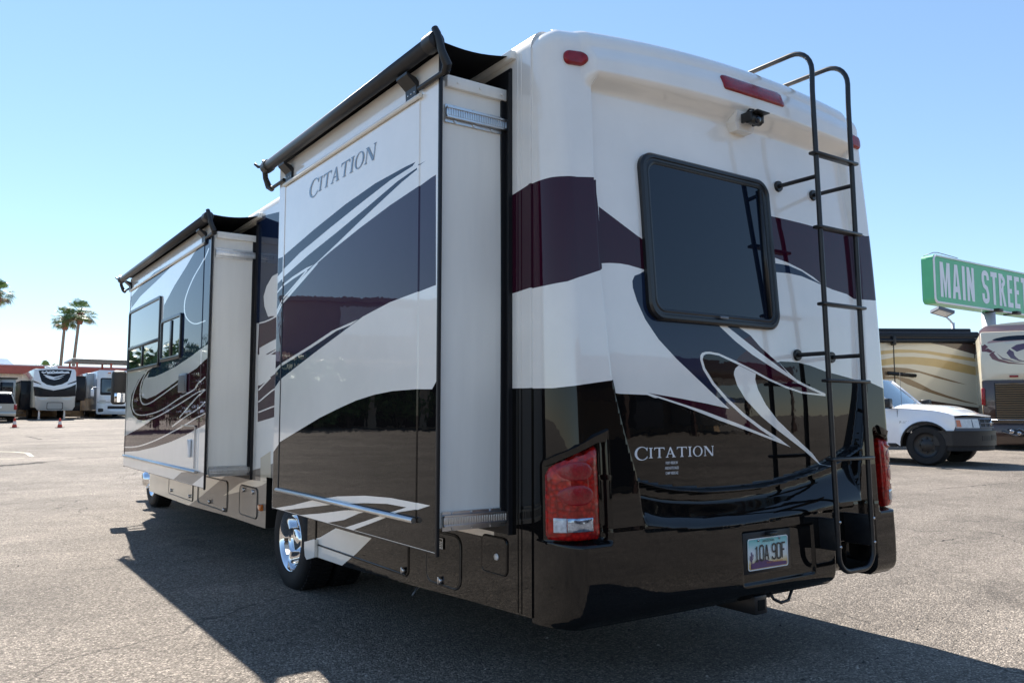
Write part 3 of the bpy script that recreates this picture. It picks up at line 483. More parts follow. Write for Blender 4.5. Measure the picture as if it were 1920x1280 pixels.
def asphalt():
    m, nt, b = _mat('asphalt')
    L = nt.links.new
    tc = N(nt, 'ShaderNodeTexCoord'); P = tc.outputs['Object']
    # aggregate
    v1 = N(nt, 'ShaderNodeTexVoronoi', Scale=95.0); L(P, v1.inputs['Vector'])
    v2 = N(nt, 'ShaderNodeTexVoronoi', Scale=42.0); L(P, v2.inputs['Vector'])
    n1 = N(nt, 'ShaderNodeTexNoise', Scale=.35, Detail=6.0, Roughness=.62); L(P, n1.inputs['Vector'])
    n2 = N(nt, 'ShaderNodeTexNoise', Scale=2.6, Detail=5.0, Roughness=.6); L(P, n2.inputs['Vector'])
    n3 = N(nt, 'ShaderNodeTexNoise', Scale=160.0, Detail=2.0); L(P, n3.inputs['Vector'])
    cr = N(nt, 'ShaderNodeValToRGB')
    e = cr.color_ramp.elements
    e[0].position = 0.0; e[0].color = (.125, .107, .090, 1)
    e[1].position = 1.0; e[1].color = (.54, .467, .392, 1)
    x = e.new(.45); x.color = (.246, .212, .179, 1)
    x = e.new(.75); x.color = (.300, .259, .218, 1)
    sep = N(nt, 'ShaderNodeSeparateColor'); L(v1.outputs['Color'], sep.inputs[0])
    L(sep.outputs[0], cr.inputs[0])
    # dark gaps between the stones
    gap = N(nt, 'ShaderNodeMapRange'); gap.inputs['From Min'].default_value = .0; gap.inputs['From Max'].default_value = .55
    gap.inputs['To Min'].default_value = 1.1; gap.inputs['To Max'].default_value = .62
    L(v1.outputs['Distance'], gap.inputs['Value'])
    mot = N(nt, 'ShaderNodeMapRange'); mot.inputs['From Min'].default_value = .3; mot.inputs['From Max'].default_value = .7
    mot.inputs['To Min'].default_value = .74; mot.inputs['To Max'].default_value = 1.26
    L(n1.outputs['Fac'], mot.inputs['Value'])
    mo2 = N(nt, 'ShaderNodeMapRange'); mo2.inputs['From Min'].default_value = .3; mo2.inputs['From Max'].default_value = .7
    mo2.inputs['To Min'].default_value = .88; mo2.inputs['To Max'].default_value = 1.1
    L(n2.outputs['Fac'], mo2.inputs['Value'])
    # scattered loose dark chips and stains
    s2 = N(nt, 'ShaderNodeSeparateColor'); L(v2.outputs['Color'], s2.inputs[0])
    chip = N(nt, 'ShaderNodeMath', operation='GREATER_THAN'); chip.inputs[1].default_value = .975; L(s2.outputs[1], chip.inputs[0])
    near = N(nt, 'ShaderNodeMath', operation='LESS_THAN'); near.inputs[1].default_value = .35; L(v2.outputs['Distance'], near.inputs[0])
    chm = N(nt, 'ShaderNodeMath', operation='MULTIPLY'); L(chip.outputs[0], chm.inputs[0]); L(near.outputs[0], chm.inputs[1])
    chd = N(nt, 'ShaderNodeMapRange'); chd.inputs['To Min'].default_value = 1.0; chd.inputs['To Max'].default_value = .3; L(chm.outputs[0], chd.inputs['Value'])
    n4 = N(nt, 'ShaderNodeTexNoise', Scale=.55, Detail=4.0, Distortion=1.0); L(P, n4.inputs['Vector'])
    st = N(nt, 'ShaderNodeMapRange'); st.inputs['From Min'].default_value = .66; st.inputs['From Max'].default_value = .74
    st.inputs['To Min'].default_value = 1.0; st.inputs['To Max'].default_value = .72; L(n4.outputs['Fac'], st.inputs['Value'])
    # worn wheel tracks, dust drifts and old drips
    mp = N(nt, 'ShaderNodeMapping'); mp.inputs['Scale'].default_value = (.16, 1.5, 1); mp.inputs['Rotation'].default_value = (0, 0, .62); L(P, mp.inputs[0])
    n5 = N(nt, 'ShaderNodeTexNoise', Scale=1.0, Detail=5.0, Roughness=.65); L(mp.outputs[0], n5.inputs['Vector'])
    tr = N(nt, 'ShaderNodeMapRange'); tr.inputs['From Min'].default_value = .34; tr.inputs['From Max'].default_value = .68; tr.inputs['To Min'].default_value = .84; tr.inputs['To Max'].default_value = 1.15; L(n5.outputs['Fac'], tr.inputs['Value'])
    v4 = N(nt, 'ShaderNodeTexVoronoi', Scale=.42); L(dmx(nt, P, L), v4.inputs['Vector'])
    dr = N(nt, 'ShaderNodeMapRange'); dr.inputs['From Min'].default_value = .05; dr.inputs['From Max'].default_value = .13; dr.inputs['To Min'].default_value = .70; dr.inputs['To Max'].default_value = 1.0; L(v4.outputs['Distance'], dr.inputs['Value'])
    v5 = N(nt, 'ShaderNodeTexVoronoi', Scale=.16, feature='DISTANCE_TO_EDGE'); L(dmx(nt, P, L, .5, .5), v5.inputs['Vector'])
    ck = N(nt, 'ShaderNodeMapRange'); ck.inputs['From Min'].default_value = .0006; ck.inputs['From Max'].default_value = .0022; ck.inputs['To Min'].default_value = .55; ck.inputs['To Max'].default_value = 1.0; L(v5.outputs['Distance'], ck.inputs['Value'])
    cur = gap.outputs[0]
    for q in (mot, mo2, chd, st, tr, dr, ck):
        mu = N(nt, 'ShaderNodeMath', operation='MULTIPLY'); L(cur, mu.inputs[0]); L(q.outputs[0], mu.inputs[1]); cur = mu.outputs[0]
    sc_ = N(nt, 'ShaderNodeVectorMath', operation='SCALE'); L(cr.outputs[0], sc_.inputs[0]); L(cur, sc_.inputs['Scale'])
    L(sc_.outputs[0], b.inputs['Base Color'])
    b.inputs['Roughness'].default_value = .85; b.inputs['Specular IOR Level'].default_value = .25
    iv = N(nt, 'ShaderNodeMath', operation='MULTIPLY'); iv.inputs[1].default_value = -1.0; L(v1.outputs['Distance'], iv.inputs[0])
    a2 = N(nt, 'ShaderNodeMath', operation='ADD'); L(iv.outputs[0], a2.inputs[0]); L(n3.outputs['Fac'], a2.inputs[1])
    bp = N(nt, 'ShaderNodeBump', Strength=1.0, Distance=.010); L(a2.outputs[0], bp.inputs['Height']); L(bp.outputs[0], b.inputs['Normal'])
asphalt()
mat('crack_tar', (.035, .032, .030), rough=.9, spec=.1, var=.4, vscale=9)
mat('faded_paint', (.50, .47, .36), rough=.8, spec=.2, var=.35, vscale=14)
def ground():
    xs = sorted(set([-6000, -2500, -1000, -400] + list(range(-200, 301, 5)) + [500, 1000, 2500, 6000]))
    vs = []; fs = []
    n = len(xs)
    for y in xs:
        for x in xs: vs.append((x, y, ground_z(x, y)))
    for j in range(n - 1):
        for i in range(n - 1): fs.append((j * n + i, j * n + i + 1, (j + 1) * n + i + 1, (j + 1) * n + i))
    mb = MB(); mb.add(vs, fs, 0, True)
    g = mb.build('ground', 'asphalt', fixn=False); g['kind'] = 'structure'
    return g
GROUND = ground()
def jag(pts, n, amp, rnd):
    out = []
    for (a, b), (c, d) in zip(pts, pts[1:]):
        for k in range(n):
            t = k / n
            out.append((a + (c - a) * t + rnd.uniform(-amp, amp), b + (d - b) * t + rnd.uniform(-amp, amp)))
    out.append(pts[-1]); return out
def ribbon(name, pts, w, m, h, rnd, wvar=.5):
    o = []; i = []
    n = len(pts)
    for k, (a, b) in enumerate(pts):
        p = pts[max(0, k - 1)]; q = pts[min(n - 1, k + 1)]
        dx, dy = q[0] - p[0], q[1] - p[1]; l = hypot(dx, dy) or 1
        ww = w * (1 + rnd.uniform(-wvar, wvar)) * (.25 if k in (0, n - 1) else 1)
        o.append((a - dy / l * ww, b + dx / l * ww)); i.append((a + dy / l * ww, b - dx / l * ww))
    vs = [(a, b, ground_z(a, b) + h) for a, b in o + i]
    fs = [(k, k + 1, n + k + 1, n + k) for k in range(n - 1)]
    mb = MB(); mb.add(vs, [f[::-1] for f in fs]); ob = mb.build(name, m, GROUND, fixn=False)
    return ob
rnd = random.Random(4)
for pts, w in CRACKS: ribbon('crack', jag(pts, 14, .02, rnd), w * 1.35, 'crack_tar', .004, rnd, .7)
for pts, w in LINES: ribbon('parking_line', jag(pts, 6, .004, rnd), w, 'faded_paint', .005, rnd, .08)

def loose_stones():
    r_ = random.Random(8); mb = MB()
    for k in range(2600):
        d = 2.2 + 16 * r_.random() ** 1.8; a = radians(34.8 + r_.uniform(-36, 36))
        x, y = -3.37 + sin(a) * d, -2.89 + cos(a) * d
        s_ = r_.choice([.003, .004, .004, .005, .006, .008, .011]) * r_.uniform(.8, 1.3)
        z = ground_z(x, y)
        q = [(x + s_ * cos(t) * r_.uniform(.7, 1.3), y + s_ * sin(t) * r_.uniform(.7, 1.3), z + .0005) for t in (0, 1.26, 2.5, 3.8, 5.0)]
        top = (x + r_.uniform(-.3, .3) * s_, y + r_.uniform(-.3, .3) * s_, z + s_ * r_.uniform(.6, 1.2))
        mi = 0 if r_.random() < .55 else 1
        mb.add(q + [top], [(i, (i + 1) % 5, 5) for i in range(5)], mi)
    o = mb.build('loose_stones', ['stone_dark', 'stone_light'], GROUND, fixn=False); o['kind'] = 'stuff'
mat('stone_dark', (.06, .055, .05), rough=.9, var=.4, vscale=30)
mat('stone_light', (.40, .36, .31), rough=.9, var=.3, vscale=30)
loose_stones()
# ------------------------------------------------------------------ motorhome
RV = thing('motorhome', 'white, maroon and black motorhome with two side rooms extended, seen from behind', 'motorhome', (0.015, 4.4, 0), local=False)
XL, XR = -1.22, 1.25
XC = (XL + XR) / 2
YS = .05; RX = .10; ARC = .20
WMID = (XR - RX) - (XL + RX)
ZT = 2.98; RT = .11
def table(tab, smooth=0.0, lo=0., hi=3.3, step=.004):
    x = np.arange(lo, hi, step); y = np.interp(x, [a for a, _ in tab], [b for _, b in tab])
    if smooth:
        k = max(1, int(smooth / step)); pad = np.pad(y, k, mode='edge')
        ker = np.hanning(2 * k + 1); ker /= ker.sum()
        y = np.convolve(pad, ker, 'valid')
    return lambda t: np.interp(t, x, y)
def sst(a, b, t):
    u = np.clip((np.asarray(t, float) - a) / (b - a), 0, 1); return u * u * (3 - 2 * u)
PANW = table([(.70, .81), (.85, .815), (1.0, .83), (1.22, .90), (1.45, .96), (1.97, 1.0), (2.35, 1.007), (2.75, .985)], .12)
LIP = table([(-.9, 1.02), (-.79, .987), (-.65, .954), (-.4, .931), (-.14, .928), (.1, .939), (.37, .976), (.61, 1.023), (.8, 1.08), (1., 1.16)], .15, -1.4, 1.4)
BTOP = table([(-1.3, .80), (-.8, .806), (-.65, .778), (-.4, .762), (-.15, .765), (.19, .781), (.585, .813), (1.3, .80)], .15, -1.4, 1.4)
_ph = table([(.815, -.2065), (1.0, -.198), (1.2, -.186), (1.4, -.178), (1.7, -.165), (1.98, -.15), (2.28, -.13), (2.6, -.10), (2.9, -.07), (3.1, -.055)], .25)
_pl = table([(.40, -.16), (.425, -.200), (.455, -.2135), (.50, -.2168), (.6, -.2160), (.765, -.2085), (.80, -.2070)], .02)
PANY = table([(.9, -.1315), (1.4, -.132), (1.7, -.120), (1.98, -.105), (2.28, -.085), (2.6, -.055), (2.9, -.025)], .2)
def PROF(z):
    t = sst(.79, .815, z); return _pl(np.minimum(z, .79)) * (1 - t) + _ph(np.maximum(z, .815)) * t
def disp(x, z):
    """relief of the moulded tail: recessed middle panel, hollow shelf, brow, ladder bay"""
    x = np.asarray(x, float); z = np.asarray(z, float)
    dx = x - XC; ax = np.abs(dx)
    w = PANW(z)
    inside = 1 - sst(w - .012, w + .012, ax)
    zl = LIP(dx); zb = BTOP(dx)
    hi = inside * (PROF(z) - PANY(z)) * sst(zl, zl + .014, z) * (1 - sst(2.785, 2.86, z))
    t = (z - zb) / (zl - zb)
    mid = inside * (PROF(z) - (-.22 + .085 * sst(0, .75, t))) * (1 - sst(.93, 1., t))
    d = np.where(z > zl, hi, np.where(z > zb, mid, 0.0))
    d = d + np.where((z > .79) & (z <= zb), inside * (PROF(z) + .22), 0)
    d = d + .055 * sst(2.785, 2.86, z) * (1 - sst(.99, 1.05, ax)) * (1 - .6 * sst(2.9, 3.0, z))
    ztop = 1.205 - .115 * np.clip((ax - 1.02) / .215, 0, 1)
    d = d - .055 * sst(1.0, 1.02, ax) * sst(.748, .762, z) * (1 - sst(ztop - .012, ztop + .012, z))
    rec = sst(-.195, -.18, dx) * (1 - sst(.355, .37, dx)) * sst(.475, .49, z) * (1 - sst(.725, .735, z))
    d = d - .012 * rec
    bay = sst(.545, .56, dx) * (1 - sst(.93, .95, dx))
    d = d - np.where(z < .82, bay * (.05 + .13 * (1 - sst(.585, .60, z))), 0)
    return d + .02 * (1 - (ax / 1.235) ** 2)
def crown(x):
    dx = (x - XC) / 1.235
    return .085 * (1 - dx * dx) + .030 * dx
def capV(s, v):
    """tail surface, vectorised: s runs round from the left joint to the right, v up and over the brow"""
    s = np.asarray(s, float); v = np.asarray(v, float)
    thl = np.clip((s + ARC) / ARC, 0, 1) * pi / 2; thr = np.clip((WMID + ARC - s) / ARC, 0, 1) * pi / 2
    x = np.where(s < 0, XL + RX * (1 - np.cos(thl)), np.where(s > WMID, XR - RX * (1 - np.cos(thr)), XL + RX + s))
    g = np.where(s < 0, np.sin(thl), np.where(s > WMID, np.sin(thr), 1.0))
    nx = np.where(s < 0, -np.cos(thl), np.where(s > WMID, np.cos(thr), 0.0)); ny = -g
    z = np.minimum(v, ZT)
    y = YS + (PROF(z) - disp(x, z) - YS) * g
    ph = np.clip((v - ZT) / (RT * pi / 2), 0, 1) * pi / 2
    q = RT * (1 - np.cos(ph))
    return np.stack([x - nx * q, y - ny * q, z + RT * np.sin(ph) + crown(x) * sst(2.66, ZT, z)], -1)
def capP(s, v): return tuple(float(t) for t in capV(s, v))
def capNv(s, v, e=.004):
    s = np.asarray(s, float); v = np.asarray(v, float)
    a = capV(np.minimum(s + e, WMID + ARC), v) - capV(np.maximum(s - e, -ARC), v)
    b = capV(s, np.minimum(v + e, VMAX)) - capV(s, v - e)
    n = np.cross(a, b); return n / np.maximum(1e-9, np.linalg.norm(n, axis=-1, keepdims=True))
VMAX = ZT + RT * pi / 2
def capN(s, v, d=0.0):
    """surface point pushed out by d"""
    return Vector(capV(s, v) + capNv(s, v, .006) * d)
def resample(p, st):
    out = []
    for (a, b), (c, d) in zip(p, p[1:] + p[:1]):
        n = max(1, int(math.ceil(hypot(c - a, d - b) / st)))
        out += [(a + (c - a) * k / n, b + (d - b) * k / n) for k in range(n)]
    return out
def rear_cap():
    st = .0125
    s_ = np.arange(-ARC + st, WMID + ARC, st); v_ = np.arange(.40 + st, VMAX, st)
    grid = [(float(a), float(b)) for a in s_ for b in v_]
    outer = [(-ARC, .40), (WMID + ARC, .40), (WMID + ARC, VMAX), (-ARC, VMAX)]
    rim = [(float(a), .40) for a in s_] + [(float(a), VMAX) for a in s_] + [(-ARC, float(b)) for b in v_] + [(WMID + ARC, float(b)) for b in v_]
    # crease lines of the relief take part in the triangulation
    X0 = XL + RX; fine = np.arange(.0, WMID, .012); zz = np.arange(.80, 2.86, .012); lines = []
    for o in (0, .007, .014): lines.append([(float(a), float(LIP(X0 + a - XC)) + o) for a in fine])
    lines.append([(float(a), float(BTOP(X0 + a - XC))) for a in fine])
    for sg in (-1, 1):
        for o in (-.012, -.004, .004, .012): lines.append([(float(XC + sg * (PANW(z) + o) - X0), float(z)) for z in zz])
    for z in (.475, .482, .49, .725, .73, .735, .748, .755, .762, .79, .797, .804, .815, 2.785, 2.81, 2.835, 2.86): lines.append([(float(a), z) for a in np.arange(-ARC + .01, WMID + ARC - .01, .012)])
    for c in (-.195, -.1875, -.18, .355, .3625, .37, .545, .5525, .56, .93, .94, .95): lines.append([(XC + c - X0, float(z)) for z in np.arange(.41, .82, .012)])
    lines.append([(float(a), .585) for a in np.arange(XC + .54 - X0, XC + .96 - X0, .012)]); lines.append([(float(a), .60) for a in np.arange(XC + .54 - X0, XC + .96 - X0, .012)])
    paints = [(c, resample(p, .012)) for c, p in D['rear']]
    V, F = cdt([outer] + [p for _, p in paints], grid + rim, lines=lines)
    c = V[F].mean(axis=1); keep = inpoly(c, outer); F = F[keep]; c = c[keep]
    names = ['white']; mi = np.zeros(len(F), int)
    for nm, p in paints:
        if nm not in names: names.append(nm)
        mi[inpoly(c, p)] = names.index(nm)
    used = np.unique(F); remap = -np.ones(len(V), int); remap[used] = np.arange(len(used)); F = remap[F]; V = V[used]
    P = capV(V[:, 0], V[:, 1]); Nn = capNv(V[:, 0], V[:, 1], .0025)
    me = bpy.data.meshes.new('rear_cap'); me.from_pydata(P.tolist(), [], F.tolist())
    for nm in names: me.materials.append(M[nm])
    me.polygons.foreach_set('material_index', mi.tolist()); me.polygons.foreach_set('use_smooth', [True] * len(F))
    me.update(); me.normals_split_custom_set_from_vertices(Nn.tolist())
    return link(bpy.data.objects.new('rear_cap', me), RV)
rear_cap()
# top plate closing the cap
ring = [capP(s, VMAX) for s in np.linspace(-ARC, WMID + ARC, 60)]
mb = MB(); mb.add([(p[0], p[1], p[2] - .001) for p in ring], [tuple(range(60))]); mb.build('cap_top', 'white', RV, fixn=False)
lf = [capP(-ARC, v) for v in np.linspace(2.5, VMAX, 14)]; rg = [capP(WMID + ARC, v) for v in np.linspace(VMAX, 2.5, 14)]
md = [(float(x), 0, ZT + RT - .002 + float(crown(x))) for x in np.linspace(lf[-1][0] + .03, rg[0][0] - .03, 30)]
mb = MB(); pl_ = [(XC + (p[0] - XC) * .997, YS + .004, p[2] - .003) for p in lf[6:] + md + rg[:-6]]
mb.add(pl_ + [(a, YS + .05, c) for a, _, c in pl_], [tuple(range(len(pl_)))] + [(i, i + 1, len(pl_) + i + 1, len(pl_) + i) for i in range(len(pl_) - 1)]); mb.build('cap_flange', 'white', RV, fixn=False)

# --- coach body
WALL_HOLES = []
mbp = []
side_paint = [('maroon', [(.03, 2.338), (.30, 2.30), (.30, 1.845), (.03, 1.862)]), ('black', [(.03, 1.412), (.35, 1.416), (.35, .2), (.03, .2)])]
side_paint += [('black', [(.3, .72), (3.0, .72), (3.0, .2), (.3, .2)])]
side_paint += [('cream', [(3.55, .80), (8.0, .80), (8.0, .1), (3.55, .1)])]
side_paint += [(c, p) for c, p in D['skirtA']] + [(c, p) for c, p in D['skirtW']] + [(c, p) for c, p in D['between']]
def clampY(p, a, b): return [(min(b, max(a, y)), z) for y, z in p]
skirt = [(YS, .417), (.565, .400), (1.12, .375), (2.0, .34), (2.70, .33), (2.70, .80), (3.60, .80), (3.60, .40), (4.6, .395), (6.1, .36), (7.95, .36), (7.95, 2.98), (YS, 2.98)]
sp = []
for c, p in side_paint:
    sp.append((c, [(min(7.94, max(YS + .001, y)), min(2.97, max(.30, z))) for y, z in p]))
sheet('side_wall', skirt, sp, lambda y, z: (XL, y, z), 'white', RV, flip=True)
sheet('side_wall', skirt, [], lambda y, z: (XR, y, z), 'white', RV)
# rolled skirt edge, roof and its rounded rails
def roof():
    prof = [(XL, 2.98)] + [(XL + .09 - .09 * cos(a), 2.98 + .09 * sin(a)) for a in np.linspace(0, pi / 2, 7)[1:]] + [(XC - .7, 3.12), (XC, 3.15), (XC + .7, 3.135)] + [(XR - .09 + .09 * sin(a), 2.98 + .09 * cos(a)) for a in np.linspace(0, pi / 2, 7)]
    ys = [YS, 7.95]
    vs = [(x, y, z) for y in ys for x, z in prof]; n = len(prof)
    mb = MB(); mb.add(vs, [(i, i + 1, n + i + 1, n + i) for i in range(n - 1)], 0, True)
    mb.add([(x, YS + .0015, z) for x, z in prof], [tuple(range(n))[::-1]])          # closes the end above the tail moulding
    return mb.build('roof', 'roof_white', RV, fixn=False)
roof()
mb = MB(); mb.box(XL + .02, XR - .02, .0, 2.62, .44, .60); mb.box(XL + .02, XR - .02, 3.7, 7.9, .42, .60); mb.box(-.55, .6, 2.5, 3.8, .5, .75)
mb.build('chassis', 'dark_under', RV)
# wheel well liner
mb = MB(); mb.box(XL + .45, XL + .47, 2.66, 3.64, .30, .82); mb.box(XL + .004, XL + .46, 2.68, 2.70, .36, .82); mb.box(XL + .004, XL + .46, 3.60, 3.62, .40, .82); mb.box(XL + .004, XL + .46, 2.70, 3.60, .803, .82)
mb.build('wheel_well', 'dark_under', RV)
# mud guard with the white moulded flare behind the wheel
mb = MB()
fl = [(2.50, .335), (2.64, .300), (2.675, .32), (2.69, .37), (2.69, .415), (2.50, .452)]
mb.prism(fl, lambda y, z: (XL - .004, y, z), lambda y, z: (XL - .026, y, z))
mb.build('wheel_flare', 'white', RV)
# vertical joint mouldings at the cap
for y, w, h in ((YS + .004, .010, .007), (YS + .080, .0030, .003), (YS + .108, .0030, .003)):
    for m_, za, zb_ in (('black', .42, 1.412), ('white', 1.413, 1.860 - (y - .03) * .063), ('maroon', 1.862 - (y - .03) * .063, 2.337 - (y - .03) * .141), ('white', 2.339 - (y - .03) * .141, 2.97)):
        mb = MB(); mb.box(XL - h, XL + .002, y - w, y + w, za, zb_); mb.build('joint_moulding', m_, RV)

# --- compartment doors on the skirt
def hatch(y0, y1, z0, z1, r, m, latch=(), name='compartment_door', trim='frame_black', tw=.012):
    out = rrect(y0, y1, z0, z1, r, 6)
    inn = rrect(y0 + tw, y1 - tw, z0 + tw, z1 - tw, max(.01, r - tw), 6)
    mb = MB(); n = len(out)
    A = [(XL - .002, a, b) for a, b in out]; B = [(XL - .009, a, b) for a, b in [((p[0] + q[0]) / 2, (p[1] + q[1]) / 2) for p, q in zip(out, inn)]]; Cc = [(XL - .002, a, b) for a, b in inn]
    mb.add(A + B + Cc, [(i, (i + 1) % n, n + (i + 1) % n, n + i) for i in range(n)] + [(n + i, n + (i + 1) % n, 2 * n + (i + 1) % n, 2 * n + i) for i in range(n)], 0, True)
    o = mb.build(name, trim, RV)
    if m:
        lf = MB(); lf.prism([(a, b) for a, b in inn], lambda y, z: (XL - .001, y, z), lambda y, z: (XL - .006, y, z)); lf.build('door_leaf', m, o)
    for y, z in latch:
        l = MB(); l.lathe([(.0, -.016), (.014, -.016), (.018, -.012), (.018, 0)], (XL - .004, y, z), (1, 0, 0), 14); l.box(XL - .024, XL - .018, y - .006, y + .006, z - .02, z + .02, b=.002)
        l.build('latch', 'hardware', o)
    return o
hatch(.64, .99, .425, .70, .06, 'black', [(.833, .452)])
d = hatch(1.19, 2.55, .41, .71, .03, None, [(1.24, .44)], trim='black')
hatch(3.80, 4.28, .445, .70, .05, 'brown', [(4.15, .66), (3.90, .66)])
hatch(4.64, 5.66, .42, .70, .05, None, [(4.72, .44), (5.2, .47)])
hatch(5.85, 6.9, .41, .69, .03, 'cream', [(5.95, .46), (6.75, .46)])
o = hatch(.237, .45, .56, .735, .03, 'black', [], 'fuel_door', trim='black', tw=.008)
mb = MB(); mb.lathe([(0, -.008), (.014, -.006), (.016, 0)], (XL - .006, .32, .642), (1, 0, 0), 14); mb.build('key_cap', 'letter_white', o)
mb = MB(); mb.box(XL - .0125, XL - .0105, .80, .875, .61, .668); s = mb.build('warning_label', 'plastic_black', RV)
mb = MB()
for z0, z1 in ((.662, .665), (.613, .616)): mb.box(XL - .0135, XL - .0128, .803, .872, z0, z1)
for y0, y1 in ((.803, .806), (.869, .872)): mb.box(XL - .0135, XL - .0128, y0, y1, .617, .661)
for k in range(4): mb.box(XL - .0135, XL - .0128, .812, .862 - .01 * (k % 2), .645 - .009 * k, .649 - .009 * k)
mb.build('label_print', 'letter_white', s)
mb = MB(); mb.box(XL - .03, XL + .001, 3.655, 3.72, .53, .58, b=.008); mb.build('side_marker', 'amber', RV)
mb = MB(); mb.tube([(XL + .08, 1.16, .40), (XL + .03, 1.155, .35), (XL - .01, 1.13, .325)], .005, 6); mb.build('drain_hose', 'grey_metal', RV)

# --- wheels
def wheel(x, y, z, r, rim_r, side, deep, name='wheel', width=.22):
    """side: -1 left; x is the outer face"""
    e = Vector((-side, 0, 0))   # towards the vehicle's middle
    mb = MB(); q = rim_r
    prof = [(q * .98, .015), (q * 1.02, .0), (q * 1.18, -.010), (r * .86, -.012), (r * .95, .0), (r * .985, .02), (r, .05), (r, width - .05), (r * .985, width - .02), (r * .9, width), (q, width - .01)]
    mb.lathe(prof, (x, y, z), e, 48)
    n = 60
    for k in range(n):                              # tread blocks
        a = 2 * pi * k / n; ca, sa = cos(a), sin(a)
        for x0, x1, da in ((.025, width * .45, 0), (width * .55, width - .025, .05)):
            a0, a1 = a + da - .028, a + da + .028
            vs = []
            for xx in (x0, x1):
                for aa in (a0, a1):
                    for rr in (r - .004, r + .007): vs.append((x - side * xx, y + rr * cos(aa), z + rr * sin(aa)))
            mb.add(vs, [(0, 1, 3, 2), (4, 6, 7, 5), (1, 5, 7, 3), (0, 2, 6, 4), (0, 4, 5, 1), (2, 3, 7, 6)])
    root = mb.build(name, 'rubber', RV, autosm=40)
    mb = MB()
    if deep:
        prof = [(q * 1.0, .02), (q * 1.03, .004), (q * 1.0, -.004), (q * .95, .004), (q * .90, .03), (q * .86, .09), (q * .80, .125), (q * .60, .135), (q * .45, .12), (q * .40, .085), (q * .36, .04), (q * .33, .032), (0.0, .030)]
    else:
        prof = [(q * 1.0, .02), (q * 1.03, .004), (q * .97, -.004), (q * .9, .02), (q * .78, .03), (q * .66, .0), (q * .45, -.05), (q * .38, -.10), (q * .30, -.12), (0.0, -.125)]
    mb.lathe(prof, (x, y, z), e, 56)
    for k in range(8):
        a = 2 * pi * k / 8
        rr = q * (.56 if deep else .5); bx = .128 if deep else -.035
        c = Vector((x, y + rr * cos(a), z + rr * sin(a))) + e * bx
        mb.tube([c, c - e * .03, c - e * .036], [.013, .012, .006], 8)
    mb.build('rim', 'chrome', root, autosm=50)
    return root
wheel(XL + .03, 3.12, .37, .37, .225, -1, True)
wheel(XL + .27, 3.12, .37, .37, .225, -1, True)
wheel(XR - .03, 3.12, .37, .37, .225, 1, True)
FZ = ground_z(-1, 8.8)
wheel(-1.02, 8.8, .37 + FZ, .37, .225, -1, False)
wheel(1.05, 8.8, .37 + FZ, .37, .225, 1, False)
mb = MB(); mb.tube([(-.9, 3.12, .37), (.95, 3.12, .37)], .06, 12); mb.build('axle', 'dark_under', RV)

# --- rear window
def window_rear():
    x0, x1, z0, z1 = -.69, .262, 1.735, 2.552
    yA, yB = [min(float(PROF(z) - disp(x, z)) for x in (x0, -.2, x1)) for z in (z0, z1)]
    def on(x, z, d):                                    # flat unit following the panel's rake
        y = yA + (yB - yA) * (z - z0) / (z1 - z0) - .006; return (x, y - d, z)
    out = rrect(x0, x1, z0, z1, .085, 8); n = len(out)
    rings = [(0, -.03), (.0, .012), (.010, .022), (.024, .022), (.028, .015), (.038, .014), (.044, .018), (.052, .016), (.057, .008)]
    mb = MB(); vs = []
    for ins, d in rings:
        vs += [on(a, b, d) for a, b in rrect(x0 + ins, x1 - ins, z0 + ins, z1 - ins, .085 - ins * .6, 8)]
    fs = []
    for k in range(len(rings) - 1): fs += [(k * n + i, k * n + (i + 1) % n, (k + 1) * n + (i + 1) % n, (k + 1) * n + i) for i in range(n)]
    mb.add(vs, fs, 0, True)
    o = mb.build('rear_window', 'frame_black', RV, autosm=35)
    g = MB(); g.add([on(a, b, .011) for a, b in rrect(x0 + .055, x1 - .055, z0 + .055, z1 - .055, .05, 8)], [tuple(range(n))]); g.build('pane', 'glass_dark', o, fixn=False)
    g = MB()
    for k in (-.012, .006):
        g.box(-.214 + k, -.206 + k + .004, -.155 - .002, -.150, 1.76, 1.775)
    l = MB(); p = on(-.2, 1.772, .026); l.box(p[0] - .03, p[0] + .03, p[1] - .008, p[1], p[2] - .007, p[2] + .007, b=.002); l.build('latch', 'grey_metal', o)
    b_ = MB()
    pA, pB = on(x1 - .085, z0 + .065, .016), on(x1 - .085, z1 - .065, .016)
    b_.tube([pA, pB], .012, 8); b_.build('slider_bar', 'frame_black', o)
window_rear()

# --- rear lettering
polys, wd = serif_word()
SL0, SL1, ZB = LET['rear']
kx = (SL1 - SL0) / wd; kz = LET['rear_h']
union_flat('lettering', polys, lambda a, b: capN(SL0 + a * kx, ZB + LET['rear_tilt'] * a * kx + b * kz, .002), 'letter_white', RV)
for k, t in enumerate(('FORT VERDE RV', 'AND AUTO SALES', 'CAMP VERDE AZ')):
    text_mesh('dealer_lettering', t, .0175, lambda a, b, k=k: capN(LET['dealer'][0] + a, LET['dealer'][1] - .0235 * k + b, .002), 'letter_white', RV, xs=.62, bold=.012)

